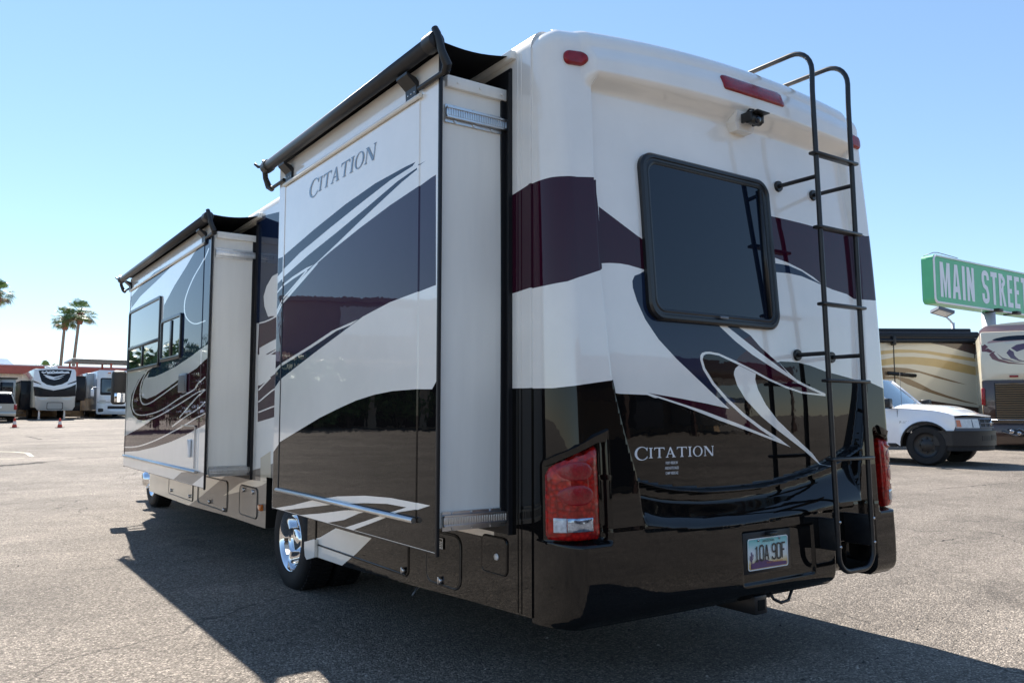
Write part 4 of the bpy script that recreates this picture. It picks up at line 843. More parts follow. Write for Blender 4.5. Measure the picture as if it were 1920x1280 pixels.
# --- lights on the cap
def cap_lens(name, poly, m, d0, d1, n_in=3, inset=.012, parent=RV):
    c = (sum(p[0] for p in poly) / len(poly), sum(p[1] for p in poly) / len(poly))
    mb = MB(); n = len(poly); vs = []; L = []
    for f, d in ((1.0, -.004), (1.0, d0), (.97, d0 + (d1 - d0) * .45), (.90, d0 + (d1 - d0) * .8), (.72, d1), (.4, d1 * 1.02)):
        L.append(f); vs += [capN(c[0] + (a - c[0]) * f, c[1] + (b - c[1]) * f, d) for a, b in poly]
    fs = []
    for k in range(len(L) - 1): fs += [(k * n + i, k * n + (i + 1) % n, (k + 1) * n + (i + 1) % n, (k + 1) * n + i) for i in range(n)]
    fs.append(tuple((len(L) - 1) * n + i for i in range(n)))
    mb.add(vs, fs, 0, True)
    return mb.build(name, m, parent, autosm=40)
def dens(poly, k=6):
    out = []
    for (a, b), (c, d) in zip(poly, poly[1:] + poly[:1]):
        out += [(a + (c - a) * t / k, b + (d - b) * t / k) for t in range(k)]
    return out
def flush(s_, v_, d):
    """point on the tail's surface as it would run across the lamp pocket"""
    th = np.clip((s_ + ARC) / ARC, 0, 1) * pi / 2 if s_ < .2 else np.clip((WMID + ARC - s_) / ARC, 0, 1) * pi / 2
    left = s_ < .2
    x = (XL + RX * (1 - cos(th)) if left else XR - RX * (1 - cos(th))) if (s_ < 0 or s_ > WMID) else XL + RX + s_
    g = sin(th) if (s_ < 0 or s_ > WMID) else 1.0
    nx = (-cos(th) if left else cos(th)) if (s_ < 0 or s_ > WMID) else 0.0
    y = YS + (float(PROF(v_)) - .004 - YS) * g
    return (x + nx * d, y - g * d, v_)
def tail_light(mir):
    f = (lambda s: WMID - (s - .035 if s > -.1 else s)) if mir else (lambda s: s)
    sh = lambda p: [(f(a), b) for a, b in p][::(-1 if mir else 1)]
    poly = sh(dens([(-.122, .768), (.074, .768), (.084, .785), (.084, 1.148), (.072, 1.158), (-.02, 1.130), (-.09, 1.090), (-.118, 1.068), (-.130, 1.04), (-.130, .785)], 6))
    o = cap_lens('tail_light', poly, 'red_lens', .026, .044)
    for q_, m_ in (([(-.098, .800), (-.058, .800), (-.058, .862), (-.098, .862)], 'clear_lens'), ([(-.056, .800), (.040, .800), (.040, .862), (-.056, .862)], 'lens_mirror')):
        cap_lens('reverse_lens', sh(dens(q_, 4)), m_, .0445, .0475, parent=o)
    for (a_, b_), rr in (((-.02, .955), .052), ((-.02, 1.055), .050)):
        cap_lens('reflector_optic', sh([(a_ + rr * cos(t) * 1.25, b_ + rr * .8 * sin(t)) for t in np.linspace(0, 2 * pi, 20)[:-1]]), 'red_plain', .0445, .0465, parent=o)
    # black hood above
    mb = MB(); vs = []
    top = [(-.155, 1.095), (-.12, 1.118), (-.05, 1.158), (.04, 1.200), (.125, 1.228)]
    bot = [(-.155, 1.072), (-.12, 1.092), (-.05, 1.132), (.06, 1.176), (.105, 1.180)]
    n = len(top)
    vs = [flush(f(a), b + .012, -.004) for a, b in top] + [flush(f(a), b, .016) for a, b in top] + [flush(f(a), b, .014) for a, b in bot] + [flush(f(a), b, -.05) for a, b in bot]
    fs = [(k * n + i, k * n + i + 1, (k + 1) * n + i + 1, (k + 1) * n + i) for k in range(3) for i in range(n - 1)]
    fs += [(0, n, 2 * n, 3 * n), (n - 1, 2 * n - 1, 3 * n - 1, 4 * n - 1)]
    mb.add(vs, fs, 0, True); mb.build('light_hood', 'black', o, autosm=35)
tail_light(False); tail_light(True)
def oval(s0, v0, w, h, tilt=0.0):
    return [(s0 + a, v0 + b + tilt * a) for a, b in rrect(-w / 2, w / 2, -h / 2, h / 2, h * .45, 6)]
cap_lens('marker_light', oval(.052, 2.920, .125, .068), 'red_plain', .006, .018)
cap_lens('marker_light', oval(WMID - .035, 2.905, .125, .068), 'red_plain', .006, .018)
cap_lens('brake_light', [(1.232 + a, 2.932 + b) for a, b in rrect(-.245, .245, -.034, .034, .014, 5)], 'red_plain', .006, .014)
# rear camera on its moulded block
p = capN(LET['cam'][0], 2.82, 0)
mb = MB()
cx, cy, cz = LET['cam'][1], p[1], 2.845
blk = [(-.085, .035), (.085, .035), (.085, -.01), (.06, -.06), (-.06, -.06), (-.085, -.02)]
mb.prism(blk, lambda a, b: (cx + a, -.055, cz + b), lambda a, b: (cx + a * .95, -.135 + .02 * (b < 0), cz + b)); cb = mb.build('camera_block', 'white', RV, autosm=20)
mb = MB(); mb.box(cx - .05, cx - .035, -.20, -.13, cz - .03, cz + .02, b=.003); mb.box(cx + .035, cx + .05, -.20, -.13, cz - .03, cz + .02, b=.003)
mb.tube([(cx - .045, -.175, cz - .012), (cx + .045, -.175, cz - .012)], .028, 14); mb.box(cx - .045, cx + .055, -.235, -.15, cz + .012, cz + .018, b=.002)
mb.tube([(cx - .015, -.14, cz + .03), (cx - .015, -.16, cz + .045), (cx + .005, -.17, cz + .045), (cx + .005, -.15, cz + .02)], .006, 6)
rc = mb.build('rear_camera', 'plastic_black', RV, autosm=35)
mb = MB(); mb.lathe([(.0, -.004), (.016, -.003), (.019, 0), (.019, .01)], (cx, -.203, cz - .022), (0, 1, .3), 16); mb.build('camera_lens', 'glass_dark', rc)

# --- ladder
def ladder():
    xa0, xa1, xb0, xb1 = .352, .442, .675, .747
    yl = -.33; r = .0135
    zb_ = .478
    mb = MB()
    def rail(x0, x1):
        pts = []
        fx = lambda z: x0 + (x1 - x0) * (2.95 - z) / 2.3
        pts += [(x0, .72, 3.12), (x0, .715, 3.19), (x0, .68, 3.225), (x0, .62, 3.24), (x0, .2, 3.243), (x0, -.20, 3.245)]
        for a in np.linspace(0, pi / 2, 8)[1:]:
            pts.append((x0, -.20 - .13 * sin(a), 3.245 - .13 + .13 * cos(a)))
        for z in np.linspace(3.0, zb_ + .10, 10): pts.append((fx(z), yl, z))
        return pts
    A = rail(xa0, xa1); B = rail(xb0, xb1)
    xa, xb = A[-1][0], B[-1][0]
    for t in np.linspace(0, pi / 2, 7)[1:]: A.append((xa + .09 * (1 - cos(t)), yl, zb_ + .10 - .09 * sin(t) - .0))
    Bt = []
    for t in np.linspace(0, pi / 2, 7)[1:]: Bt.append((xb - .09 * (1 - cos(t)), yl, zb_ + .10 - .09 * sin(t)))
    path = A + Bt[::-1] + B[::-1]
    mb.tube(path, r, 12)
    root = mb.build('ladder', 'black_metal', RV)
    for z in (2.665, 2.272, 1.868, 1.470, 1.064):
        t = (2.95 - z) / 2.3
        xl, xr = xa0 + (xa1 - xa0) * t, xb0 + (xb1 - xb0) * t
        m2 = MB(); m2.box(xl - .035, xr + .035, yl - .024, yl + .024, z - .009, z + .009, b=.007); m2.build('rung', 'black_metal', root, autosm=40)
    for z in (2.545, 1.612):
        t = (2.95 - z) / 2.3
        for x in (xa0 + (xa1 - xa0) * t, xb0 + (xb1 - xb0) * t):
            yc = PROF(z) - disp(x, z)
            m2 = MB(); m2.tube([(x, yl, z), (x, yc - .012, z)], .0115, 10); m2.lathe([(.0, 0), (.028, 0), (.031, .006), (.031, .014), (0, .016)], (x, yc - .016, z), (0, 1, 0), 18); m2.build('standoff', 'black_metal', root, autosm=40)
    for z, x in ((.745, xa), (.62, xa), (.745, xb), (.62, xb)):
        m2 = MB(); m2.lathe([(0, -.018), (.007, -.017), (.007, 0)], (x, yl, z), (0, 1, 0), 8); m2.build('bolt', 'hardware', root)
    for x in (xa, xb):
        m2 = MB(); m2.box(x - .016, x + .016, yl, -.15, .60, .76, b=.004); m2.build('ladder_bracket', 'black_metal', root)
ladder()

# --- number plate
def plate():
    x0, x1, z0, z1 = -.1375, .1675, .543, .695
    y = -.229
    # recess frame
    mb = MB()
    mb.box(x0 - .03, x1 + .03, y + .004, y + .02, z0 - .02, z1 + .03, b=.006)
    fr = mb.build('plate_mount', 'plastic_black', RV, autosm=40)
    m, nt, b = _mat('plate_art')
    tc = N(nt, 'ShaderNodeTexCoord'); sx = N(nt, 'ShaderNodeSeparateXYZ'); nt.links.new(tc.outputs['Generated'], sx.inputs[0])
    cr = N(nt, 'ShaderNodeValToRGB'); e = cr.color_ramp.elements
    e[0].position = 0; e[0].color = (.62, .36, .12, 1); e[1].position = 1.0; e[1].color = (.10, .46, .44, 1)
    for p_, c_ in ((.20, (.72, .50, .22, 1)), (.36, (.78, .76, .66, 1)), (.60, (.70, .76, .76, 1)), (.80, (.35, .64, .62, 1))):
        k = e.new(p_); k.color = c_
    nt.links.new(sx.outputs['Z'], cr.inputs[0]); nt.links.new(cr.outputs[0], b.inputs['Base Color']); b.inputs['Roughness'].default_value = .35
    mb = MB(); pp = rrect(x0, x1, z0, z1, .012, 4); n = len(pp)
    mb.prism(pp, lambda a, c: (a, y + .002, c), lambda a, c: (a, y, c)); o = mb.build('license_plate', 'plate_art', fr)
    rim = MB(); q = rrect(x0 + .005, x1 - .005, z0 + .005, z1 - .005, .010, 4)
    rim.add([(a, y - .001, c) for a, c in pp] + [(a, y - .001, c) for a, c in q], [(i, n + i, n + (i + 1) % n, (i + 1) % n) for i in range(n)])
    mat('plate_purple', (.10, .035, .14), rough=.4); mat('plate_ink', (.012, .016, .02), rough=.4); mat('plate_white', (.75, .76, .76), rough=.4)
    rim.build('plate_rim', 'plate_white', fr, fixn=False)
    mesa = [(-.118, .551), (.155, .551), (.155, .567), (.12, .570), (.06, .572), (.02, .580), (-.002, .588), (-.03, .586), (-.04, .596), (-.055, .590), (-.07, .594), (-.09, .580), (-.118, .574)]
    W = lambda d: (lambda a, c: (a, y - d, c))
    union_flat('plate_mesa', [mesa], W(.0015), 'plate_purple', fr)
    ca = [stroke([(-.112, .552), (-.112, .632)], .0035), stroke([(-.122, .615), (-.122, .594), (-.112, .588)], .0025), stroke([(-.102, .622), (-.102, .602), (-.112, .594)], .0025)]
    union_flat('plate_cactus', ca, W(.0025), 'plate_purple', fr)
    # characters 10A 9DF
    H = .073; wch = .028; zb_ = .586; sw = .0042
    def oval_path(x, w, z0, z1): 
        r = w / 2
        return arc((x + r, z1 - r), r, 0, pi, 8) + arc((x + r, z0 + r), r, pi, 2 * pi, 8) + [(x + w, z1 - r)]
    P = []
    x = -.088
    P += [stroke([(x + .004, zb_ + H - .014), (x + .014, zb_ + H), (x + .014, zb_)], sw), stroke([(x + .004, zb_), (x + .024, zb_)], sw)]
    x += .036
    ov = oval_path(x, wch, zb_, zb_ + H); P += [stroke(ov[i:i + 3], sw) for i in range(0, len(ov) - 2, 2)]
    x += .038
    P += [stroke([(x, zb_), (x + wch / 2, zb_ + H)], sw), stroke([(x + wch / 2, zb_ + H), (x + wch, zb_)], sw), stroke([(x + .005, zb_ + .022), (x + wch - .005, zb_ + .022)], sw)]
    x += .056
    top = oval_path(x, wch, zb_ + .034, zb_ + H); P += [stroke(top[i:i + 3], sw) for i in range(0, len(top) - 2, 2)]
    P += [stroke([(x + wch, zb_ + .055), (x + wch, zb_ + .014)], sw)] + [stroke(q_, sw) for q_ in [arc((x + wch / 2, zb_ + .014), wch / 2, 0, -pi, 8)]]
    x += .038
    P += [stroke([(x, zb_), (x, zb_ + H)], sw), stroke([(x, zb_ + H), (x + .016, zb_ + H)] + arc((x + .016, zb_ + H - .012), .012, pi / 2, 0, 5) + arc((x + .016, zb_ + .012), .012, 0, -pi / 2, 5) + [(x, zb_)], sw)]
    x += .038
    P += [stroke([(x, zb_), (x, zb_ + H)], sw), stroke([(x - .004, zb_ + H), (x + .024, zb_ + H)], sw), stroke([(x, zb_ + H * .55), (x + .018, zb_ + H * .55)], sw)]
    union_flat('plate_characters', P, W(.004), 'plate_ink', fr)
    text_mesh('plate_state', 'ARIZONA', .016, lambda a, c: (.015 + a, y - .003, .673 + c), 'plate_ink', fr, xs=1.3)
    text_mesh('plate_motto', 'GRAND CANYON STATE', .011, lambda a, c: (.06 + a, y - .003, .555 + c + .014), 'amber', fr)
    for xx in (-.06, .10):
        mb = MB(); mb.lathe([(0, -.004), (.006, -.003), (.006, 0)], (xx, y - .002, .684), (0, 1, 0), 10); mb.build('plate_bolt', 'hardware', fr)
    mb = MB(); mb.box(.0, .06, y - .03, y + .01, .704, .722, b=.006); mb.build('plate_lamp', 'plastic_black', fr)
plate()
# --- hitch
mb = MB()
mb.box(-.10, .32, -.13, .3, .385, .435, b=.006); mb.box(-.075, .015, -.215, .25, .325, .415, b=.006)
hr = mb.build('hitch_receiver', 'black_metal', RV, autosm=40)
mb = MB(); mb.box(-.055, -.005, -.219, -.211, .345, .395, b=.001); mb.build('receiver_bore', 'dark_under', hr)
mb = MB(); mb.tube([(.10, -.16, .41), (.11, -.18, .375), (.16, -.185, .352), (.22, -.185, .357), (.27, -.17, .40)], .008, 8); mb.build('chain_loop', 'black_metal', hr)
mb = MB(); mb.lathe([(0, -.03), (.03, -.028), (.034, 0), (.03, .05)], (.065, -.16, .42), (0, 1, 0), 16); mb.build('trailer_socket', 'plastic_black', hr)

# --- slide-out rooms
def slide(y0, y1, z0, z1, zbox, paints, bx0, name_l, frame_in, railz, yseam=None):
    XS = -1.60
    iy0, iy1, iz0, iz1 = frame_in
    outer = [(y0, z0), (y1, z0), (y1, z1), (y0, z1)]
    ins = .005
    E = .002
    r0 = [(iy0, iz0), (iy1, iz0), (iy1, iz1), (iy0, iz1)]
    r1 = [(iy0 + ins, iz0 + ins), (iy1 - ins, iz0 + ins), (iy1 - ins, iz1 - ins), (iy0 + ins, iz1 - ins)]
    def f(y, z):
        t = min((y - iy0) / ins, (iy1 - y) / ins, (z - iz0) / ins, (iz1 - z) / ins)
        return (XS - .005 * max(0., min(1., t)), y, z)
    ps = [(c, [(min(y1 - E, max(y0 + E, a)), min(z1 - E, max(z0 + E, b))) for a, b in p]) for c, p in paints]
    # split lines of the inner panel take part in the cut
    root = sheet('slide_room', outer, ps, f, 'white', RV, flip=True, holes=(), extra=[(a, b) for a, b in ()], grid=None) if False else None
    V, F = cdt([outer, r0, r1] + [p for _, p in ps])
    c = V[F].mean(axis=1); keep = inpoly(c, outer); F = F[keep]; c = c[keep]
    names = ['white']; mi = np.zeros(len(F), int)
    for nm, p in ps:
        if nm not in names: names.append(nm)
        mi[inpoly(c, p)] = names.index(nm)
    me = bpy.data.meshes.new('slide_room'); me.from_pydata([f(*v) for v in V], [], F[:, ::-1].tolist())
    for nm in names: me.materials.append(M[nm])
    me.polygons.foreach_set('material_index', mi.tolist()); me.update()
    root = link(bpy.data.objects.new('slide_room', me), RV)
    # black edge extrusion round the fascia
    mb = MB()
    t = .014
    mb.box(XS + .001, XS + t, y0 - .004, y0 + .028, z0 - .012, z1 + .004, b=.006); mb.box(XS + .001, XS + t, y1 - .028, y1 + .004, z0 - .012, z1 + .004, b=.006)
    mb.box(XS + .001, XS + t, y0 + .028, y1 - .028, z0 - .004, z0 + .022); mb.box(XS + .001, XS + t, y0 + .028, y1 - .028, z1 - .022, z1 + .004)
    mb.box(XS - .004, XS + .012, y0 - .006, y0 + .010, z0 - .014, z1 + .004, b=.003)
    mb.build('edge_trim', 'seal', root, autosm=40)
    # box of the room: side panels, floor, roof
    by0, by1 = y0 + .035, y1 - .035; bz0, bz1 = z0 + .10, zbox
    for y, nrm in ((by0, -1), (by1, 1)):
        g = [(a, b) for a in np.linspace(XS + .04, XL + .3, 5)[1:-1] for b in np.linspace(bz0, bz1, 14)[1:-1]]
        def bow(x, z, y=y, nrm=nrm): return (x, y + nrm * .010 * sin(pi * (z - bz0) / (bz1 - bz0)), z)
        sheet('side_panel', [(XS + .03, bz0), (XL + .3, bz0), (XL + .3, bz1), (XS + .03, bz1)], [], bow, 'panel_white', root, grid=g, smooth=True, flip=(nrm > 0))
    mb = MB(); mb.box(XS + .03, XL + .3, by0 + .02, by1 - .02, bz1 - .03, bz1 - .004); mb.box(XS + .03, XL + .3, by0 + .02, by1 - .02, bz0 + .004, bz0 + .03)
    mb.box(XS + .02, XS + .04, by0 + .02, by1 - .02, bz0, bz1); mb.build('room_box', 'panel_white', root)
    # cap strip, gear racks
    ye = by0
    mb = MB(); mb.box(XS + .045, XL + .03, ye - .022, ye + .03, bz1 - .03, bz1 + .025, b=.003)
    for k in range(3): mb.lathe([(0, -.005), (.006, -.004), (.007, 0)], (XS + .10 + .12 * k, ye - .023, bz1 - .004), (0, 1, 0), 8)
    mb.build('top_strip', 'panel_white', root, autosm=40)
    for zr, hh in ((zbox - .150, .046), (bz0 + .030, .046)):
        mb = MB()
        mb.box(XS + .04, XL + .055, ye - .026, ye - .010, zr - hh / 2, zr + hh / 2, b=.002)
        mb.box(XS + .04, XL + .03, ye - .013, ye - .006, zr - hh / 2 - .020, zr + hh / 2 + .016)
        k = XS + .05
        while k < XL + .045:
            mb.box(k, k + .0055, ye - .031, ye - .025, zr - hh / 2 + .008, zr + hh / 2 - .008); k += .0125
        mb.box(XS + .04, XL + .055, ye - .033, ye - .025, zr + hh / 2 - .005, zr + hh / 2 + .003); mb.box(XS + .04, XL + .055, ye - .033, ye - .025, zr - hh / 2 - .003, zr - hh / 2 + .005)
        for k in range(4):
            for zz in (zr + hh / 2 + .010, zr - hh / 2 - .012):
                mb.lathe([(0, -.007), (.006, -.006), (.008, 0)], (XS + .09 + .10 * k, ye - .013, zz), (0, 1, 0), 8)
        mb.build('gear_rack', 'aluminium', root, autosm=40)
    # bulb seal and dark opening round the room
    mb = MB(); w = .055
    mb.box(XL - .012, XL + .004, by0 - w, by0 - .002, bz0 - .05, bz1 + .12); mb.box(XL - .012, XL + .004, by1 + .002, by1 + w, bz0 - .05, bz1 + .12)
    mb.box(XL - .012, XL + .004, by0 - .002, by1 + .002, bz1 + .03, bz1 + .12); mb.box(XL - .012, XL + .004, by0 - .002, by1 + .002, bz0 - .05, bz0 - .002)
    fl = [(0, 0), (-.05, .012), (-.052, .016), (0, .012)]
    mb.box(XL - .035, XL - .012, by0 - .016, by0 - .004, bz0, bz1 + .02); mb.box(XL - .022, XL - .012, by0 - w, by0 - w + .008, bz0 - .05, bz1 + .10)
    mb.build('seal_frame', 'seal', root)
    # bright drip rail along the lower edge of the inner panel
    mb = MB(); mb.tube([(XS - .016, iy0, railz), (XS - .016, iy1, railz)], .013, 10); mb.build('drip_rail', 'aluminium', root)
    mb = MB()
    zs = iz1 - (.62 if y0 < 1 else .1)
    mb.box(XS - .0075, XS - .002, iy1 - .010, iy1 + .004, railz, zs); mb.build('panel_joint', 'seal', root)
    mb = MB(); mb.box(XS - .0085, XS - .002, iy1 - .010, iy1 + .004, zs + .001, iz1 + .01); mb.build('panel_joint', 'white', root)
    mb = MB(); mb.tube([(XS - .012, iy0 - .02, iz1 + .012), (XS - .012, iy1 + .01, iz1 + .012)], .011, 10); mb.build('gutter_rail', 'panel_white', root)
    return root
s1 = slide(.220, 2.335, .705, 2.915, 2.805, [('plum' if c == 'maroon' else c, q) for c, q in D['slide1']], 0, '', (.40, 2.215, .825, 2.755), .826)  # maroon swapped for the copy that carries sky reflection in its colour
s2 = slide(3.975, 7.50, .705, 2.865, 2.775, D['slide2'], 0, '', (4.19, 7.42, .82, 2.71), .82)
# vertical hairline joint in the rear room's panel
polys, wd = serif_word()
union_flat('lettering', polys, lambda a, b: (-1.6075, 1.795 - (a + .18 * b) * .93 / wd, 2.594 + b * .083), 'letter_slate', s1)
# --- windows and vents of the front room
def swin(y0, y1, z0, z1, bars, r=.05):
    XS = -1.605
    out = rrect(y0, y1, z0, z1, r, 6); n = len(out)
    mb = MB(); vs = []
    rings = [(0, .0), (.0, .016), (.012, .020), (.030, .018), (.036, .006)]
    for ins, d in rings: vs += [(XS - d, a, b) for a, b in rrect(y0 + ins, y1 - ins, z0 + ins, z1 - ins, max(.01, r - ins * .7), 6)]
    fs = []
    for k in range(len(rings) - 1): fs += [(k * n + i, k * n + (i + 1) % n, (k + 1) * n + (i + 1) % n, (k + 1) * n + i) for i in range(n)]
    mb.add(vs, fs, 0, True)
    for b0 in bars: mb.box(XS - .017, XS - .002, *b0, b=.003)
    o = mb.build('room_window', 'frame_black', RV, autosm=35)
    g = MB(); g.add([(XS - .007, a, b) for a, b in rrect(y0 + .034, y1 - .034, z0 + .034, z1 - .034, .02, 6)], [tuple(range(n))]); g.build('pane', 'glass_dark', o)
swin(5.75, 7.40, 1.765, 2.47, [(5.79, 7.36, 2.015, 2.05), (6.55, 6.60, 1.80, 2.015)])
swin(4.86, 5.69, 1.80, 2.21, [(5.22, 5.29, 1.84, 2.17)])
mb = MB(); mb.box(-1.622, -1.609, 4.60, 4.87, 1.485, 1.65, b=.004)
for k in range(9): mb.box(-1.629, -1.620, 4.615, 4.855, 1.497 + .016 * k, 1.504 + .016 * k)
mb.build('vent_grille', 'grey_metal', s2, autosm=40)
mb = MB(); mb.box(-1.616, -1.608, 4.26, 4.275, .84, 1.20); mb.box(-1.616, -1.608, 4.26, 4.75, 1.19, 1.20); mb.build('access_trim', 'aluminium', s2)
mb = MB(); mb.box(-1.625, -1.609, 4.39, 4.47, .93, 1.08, b=.006); mb.build('access_handle', 'letter_white', s2, autosm=40)

# --- slide awnings
def awning(y0, y1, xt, zt, z_wall, zf):
    r = .035
    mb = MB(); mb.tube([(xt, y0, zt), (xt, y1, zt)], r, 24)
    root = mb.build('slide_awning', 'awning_tube', RV)
    # fabric from the coach wall over the tube
    mb = MB(); n = 14; m_ = 10
    vs = []
    for j in range(m_ + 1):
        t = j / m_
        for i in range(n + 1):
            y = y0 + .03 + (y1 - y0 - .06) * i / n
            x = XL - .002 + (xt - XL) * t; z = z_wall + (zt + r - z_wall) * t - .035 * sin(pi * t) * (.7 + .3 * sin(pi * i / n))
            vs.append((x, y, z))
    W = n + 1
    fs = [(j * W + i, j * W + i + 1, (j + 1) * W + i + 1, (j + 1) * W + i) for j in range(m_) for i in range(n)]
    mb.add(vs, fs, 0, True); mb.build('fabric', 'awning_fabric', root, fixn=False)
    mb = MB()
    for a in np.linspace(0, 1, 1): pass
    mb.box(XL - .03, XL + .002, y0, y1, z_wall - .025, z_wall + .018, b=.006); mb.build('wall_rail', 'panel_white', root, autosm=40)
    for ye, sg in ((y0, -1), (y1, 1)):
        e = MB(); e.lathe([(.0, -.03), (.024, -.03), (.040, -.022), (.042, .0), (.042, .05), (.036, .055)], (xt, ye, zt), (0, -sg * 1.0, 0), 20)
        e.tube([(xt - .01, ye + sg * .02, zt + .05), (xt - .005, ye + sg * .035, zt + .02), (xt + .01, ye + sg * .05, zt - .06), (xt + .035, ye + sg * .055, zt - .115), (xt + .045, ye + sg * .02, zt - .135)], [.016, .018, .018, .022, .020], 10)
        e.tube([(xt + .045, ye + sg * .05, zt - .13), (xt + .045, ye - sg * .22, zt - .13)], .012, 10)
        e.build('support_arm', 'plastic_black', root, autosm=40)
        yb = ye - sg * .30
        b_ = MB()
        wv = .105
        prof = [(0, 0), (0, -.085), (-.012, -.085), (-.016, -.02), (-.065, .022), (-.065, .034), (-.014, .018)]
        b_.prism(prof, lambda a, c: (-1.602 + a, yb - wv / 2, zf + c), lambda a, c: (-1.602 + a, yb + wv / 2, zf + c))
        bo = b_.build('bracket', 'plastic_black', root)
        for dy in (-.032, .0, .032):
            for dz in (-.045, -.068):
                h = MB(); h.lathe([(0, -.004), (.006, -.003), (.007, 0)], (-1.6135, yb + dy, zf + dz), (1, 0, 0), 8); h.build('screw', 'hardware', bo)
        if sg > 0:
            k = MB(); k.tube([(xt, ye + .04, zt + .01), (xt - .03, ye + .09, zt + .02), (xt - .05, ye + .10, zt + .04)], .010, 8); k.build('end_pin', 'plastic_black', root)
awning(.17, 2.43, -1.66, 2.930, 2.985, 2.845)
awning(3.88, 7.74, -1.66, 2.885, 2.96, 2.80)

# --- roof equipment, cab-over and cab ahead of the coach (mostly hidden by the rooms)
mb = MB(); mb.box(-.35, .38, 2.6, 3.5, 3.10, 3.30, b=.07); mb.build('roof_air_conditioner', 'roof_white', RV, autosm=50)
mb = MB(); mb.box(-.2, .2, 5.2, 5.6, 3.10, 3.20, b=.03); mb.build('roof_vent', 'roof_white', RV, autosm=50)
def nose():
    # cab-over bunk lofted forward
    secs = [(7.95, 1.75, 2.98, 1.235), (8.6, 1.80, 2.99, 1.235), (9.2, 1.95, 2.93, 1.20), (9.6, 2.15, 2.72, 1.08), (9.75, 2.30, 2.55, .9)]
    mb = MB(); n = 0; vs = []
    for y, z0, z1, w in secs:
        pr = rrect(XC - w, XC + w, z0, z1, min(.12, (z1 - z0) / 2.2), 4); n = len(pr); vs += [(a, y, b) for a, b in pr]
    fs = [(k * n + i, k * n + (i + 1) % n, (k + 1) * n + (i + 1) % n, (k + 1) * n + i) for k in range(len(secs) - 1) for i in range(n)] + [tuple(range(n))[::-1], tuple(range((len(secs) - 1) * n, len(secs) * n))]
    mb.add(vs, fs, 0, True); mb.build('cab_over', 'white', RV, autosm=40)
    secs = [(7.95, .50, 1.80, 1.02, .85), (8.3, .45, 1.78, 1.02, .85), (8.75, .62, 1.32, 1.02, .92), (9.0, .62, 1.25, 1.0, .9), (9.6, .45, 1.16, .98, .86), (9.95, .45, 1.05, .93, .80)]
    mb = MB(); vs = []
    for y, z0, z1, w, wt in secs:
        zm = min(z1 - .05, 1.05)
        pr = [(XC - w, z0), (XC + w, z0), (XC + w + .01, zm), (XC + wt, z1), (XC - wt, z1), (XC - w - .01, zm)]; n = len(pr); vs += [(a, y, b) for a, b in pr]
    fs = [(k * n + i, k * n + (i + 1) % n, (k + 1) * n + (i + 1) % n, (k + 1) * n + i) for k in range(len(secs) - 1) for i in range(n)] + [tuple(range(n))[::-1], tuple(range((len(secs) - 1) * n, len(secs) * n))]
    mb.add(vs, fs, 0, False); mb.build('cab_body', 'white', RV)
    mb = MB(); mb.add([(XC - .86, 8.28, 1.80), (XC + .86, 8.28, 1.80), (XC + .9, 8.80, 1.30), (XC - .9, 8.80, 1.30)], [(0, 1, 2, 3)]); mb.build('windscreen', 'glass_dark', RV)
    mb = MB(); mb.box(XC - 1.03, XC + 1.03, 9.88, 10.06, .48, .72, b=.05); mb.build('front_bumper', 'chrome', RV, autosm=40)
    for s in (-1, 1):
        mb = MB(); mb.box(XC + s * .62, XC + s * .93, 9.86, 9.97, .82, .98, b=.02); mb.build('headlight', 'clear_lens', RV, autosm=40)
        mb = MB(); mb.box(XC + s * 1.16, XC + s * .98, 7.96, 8.38, .34 + FZ, .40 + FZ, b=.012); mb.box(XC + s * 1.15, XC + s * .99, 7.97, 8.36, .405 + FZ, .41 + FZ); mb.build('running_board', 'white', RV, autosm=40)
        # mirror on an arm
        xm = XC + s * 1.575 if s > 0 else -1.545
        mb = MB(); mb.box(xm - .085, xm + .085, 8.28, 8.38, 1.41, 1.83, b=.04, seg=3); mr = mb.build('side_mirror', 'plastic_black', RV, autosm=50)
        mb = MB(); mb.tube([(xm, 8.35, 1.66), (XC + s * 1.15, 8.42, 1.60), (XC + s * .98, 8.5, 1.52)], .018, 8); mb.tube([(xm, 8.35, 1.48), (XC + s * .98, 8.5, 1.34)], .015, 8); mb.build('mirror_arm', 'plastic_black', mr)
        mb = MB(); mb.box(xm - .07, xm + .07, 8.272, 8.279, 1.57, 1.81, b=.002); mb.build('mirror_glass', 'seal', mr)  # matt black stands in for the dark view mirrored in the upper glass
        mb = MB(); mb.box(xm - .055, xm + .065, 8.270, 8.278, 1.44, 1.55, b=.002); mb.build('mirror_glass', 'chrome', mr)
nose()
mb = MB(); mb.add([(XL, 7.95, .36), (XR, 7.95, .36), (XR, 7.95, 2.98), (XL, 7.95, 2.98)], [(0, 1, 2, 3)]); mb.build('front_bulkhead', 'white', RV)

# ------------------------------------------------------------------ materials of the background
mat('car_white', (.82, .83, .86), rough=.22, coat=1.0, var=.02, vscale=2)
mat('car_silver', (.38, .37, .34), rough=.3, metal=.5, coat=.8)
mat('stucco_white', (.84, .82, .78), rough=.9, var=.06, vscale=1.2, bump=.004, bscale=30)
mat('fascia_red', (.40, .10, .075), rough=.6, var=.10, vscale=1.5)
mat('stucco_tan', (.46, .35, .26), rough=.9, var=.08, vscale=.8, bump=.004, bscale=30)
mat('block_tan', (.40, .28, .17), rough=.9, var=.10, vscale=3)
mat('rv_cream', (.66, .60, .47), rough=.25, coat=.9, var=.03, vscale=1)
mat('rv_grey', (.48, .47, .44), rough=.25, coat=.9, var=.03, vscale=1)
mat('rv_white', (.74, .75, .77), rough=.25, coat=.9, var=.02, vscale=1)
mat('rv_charcoal', (.014, .015, .019), rough=.4, spec=.1, coat=.2)
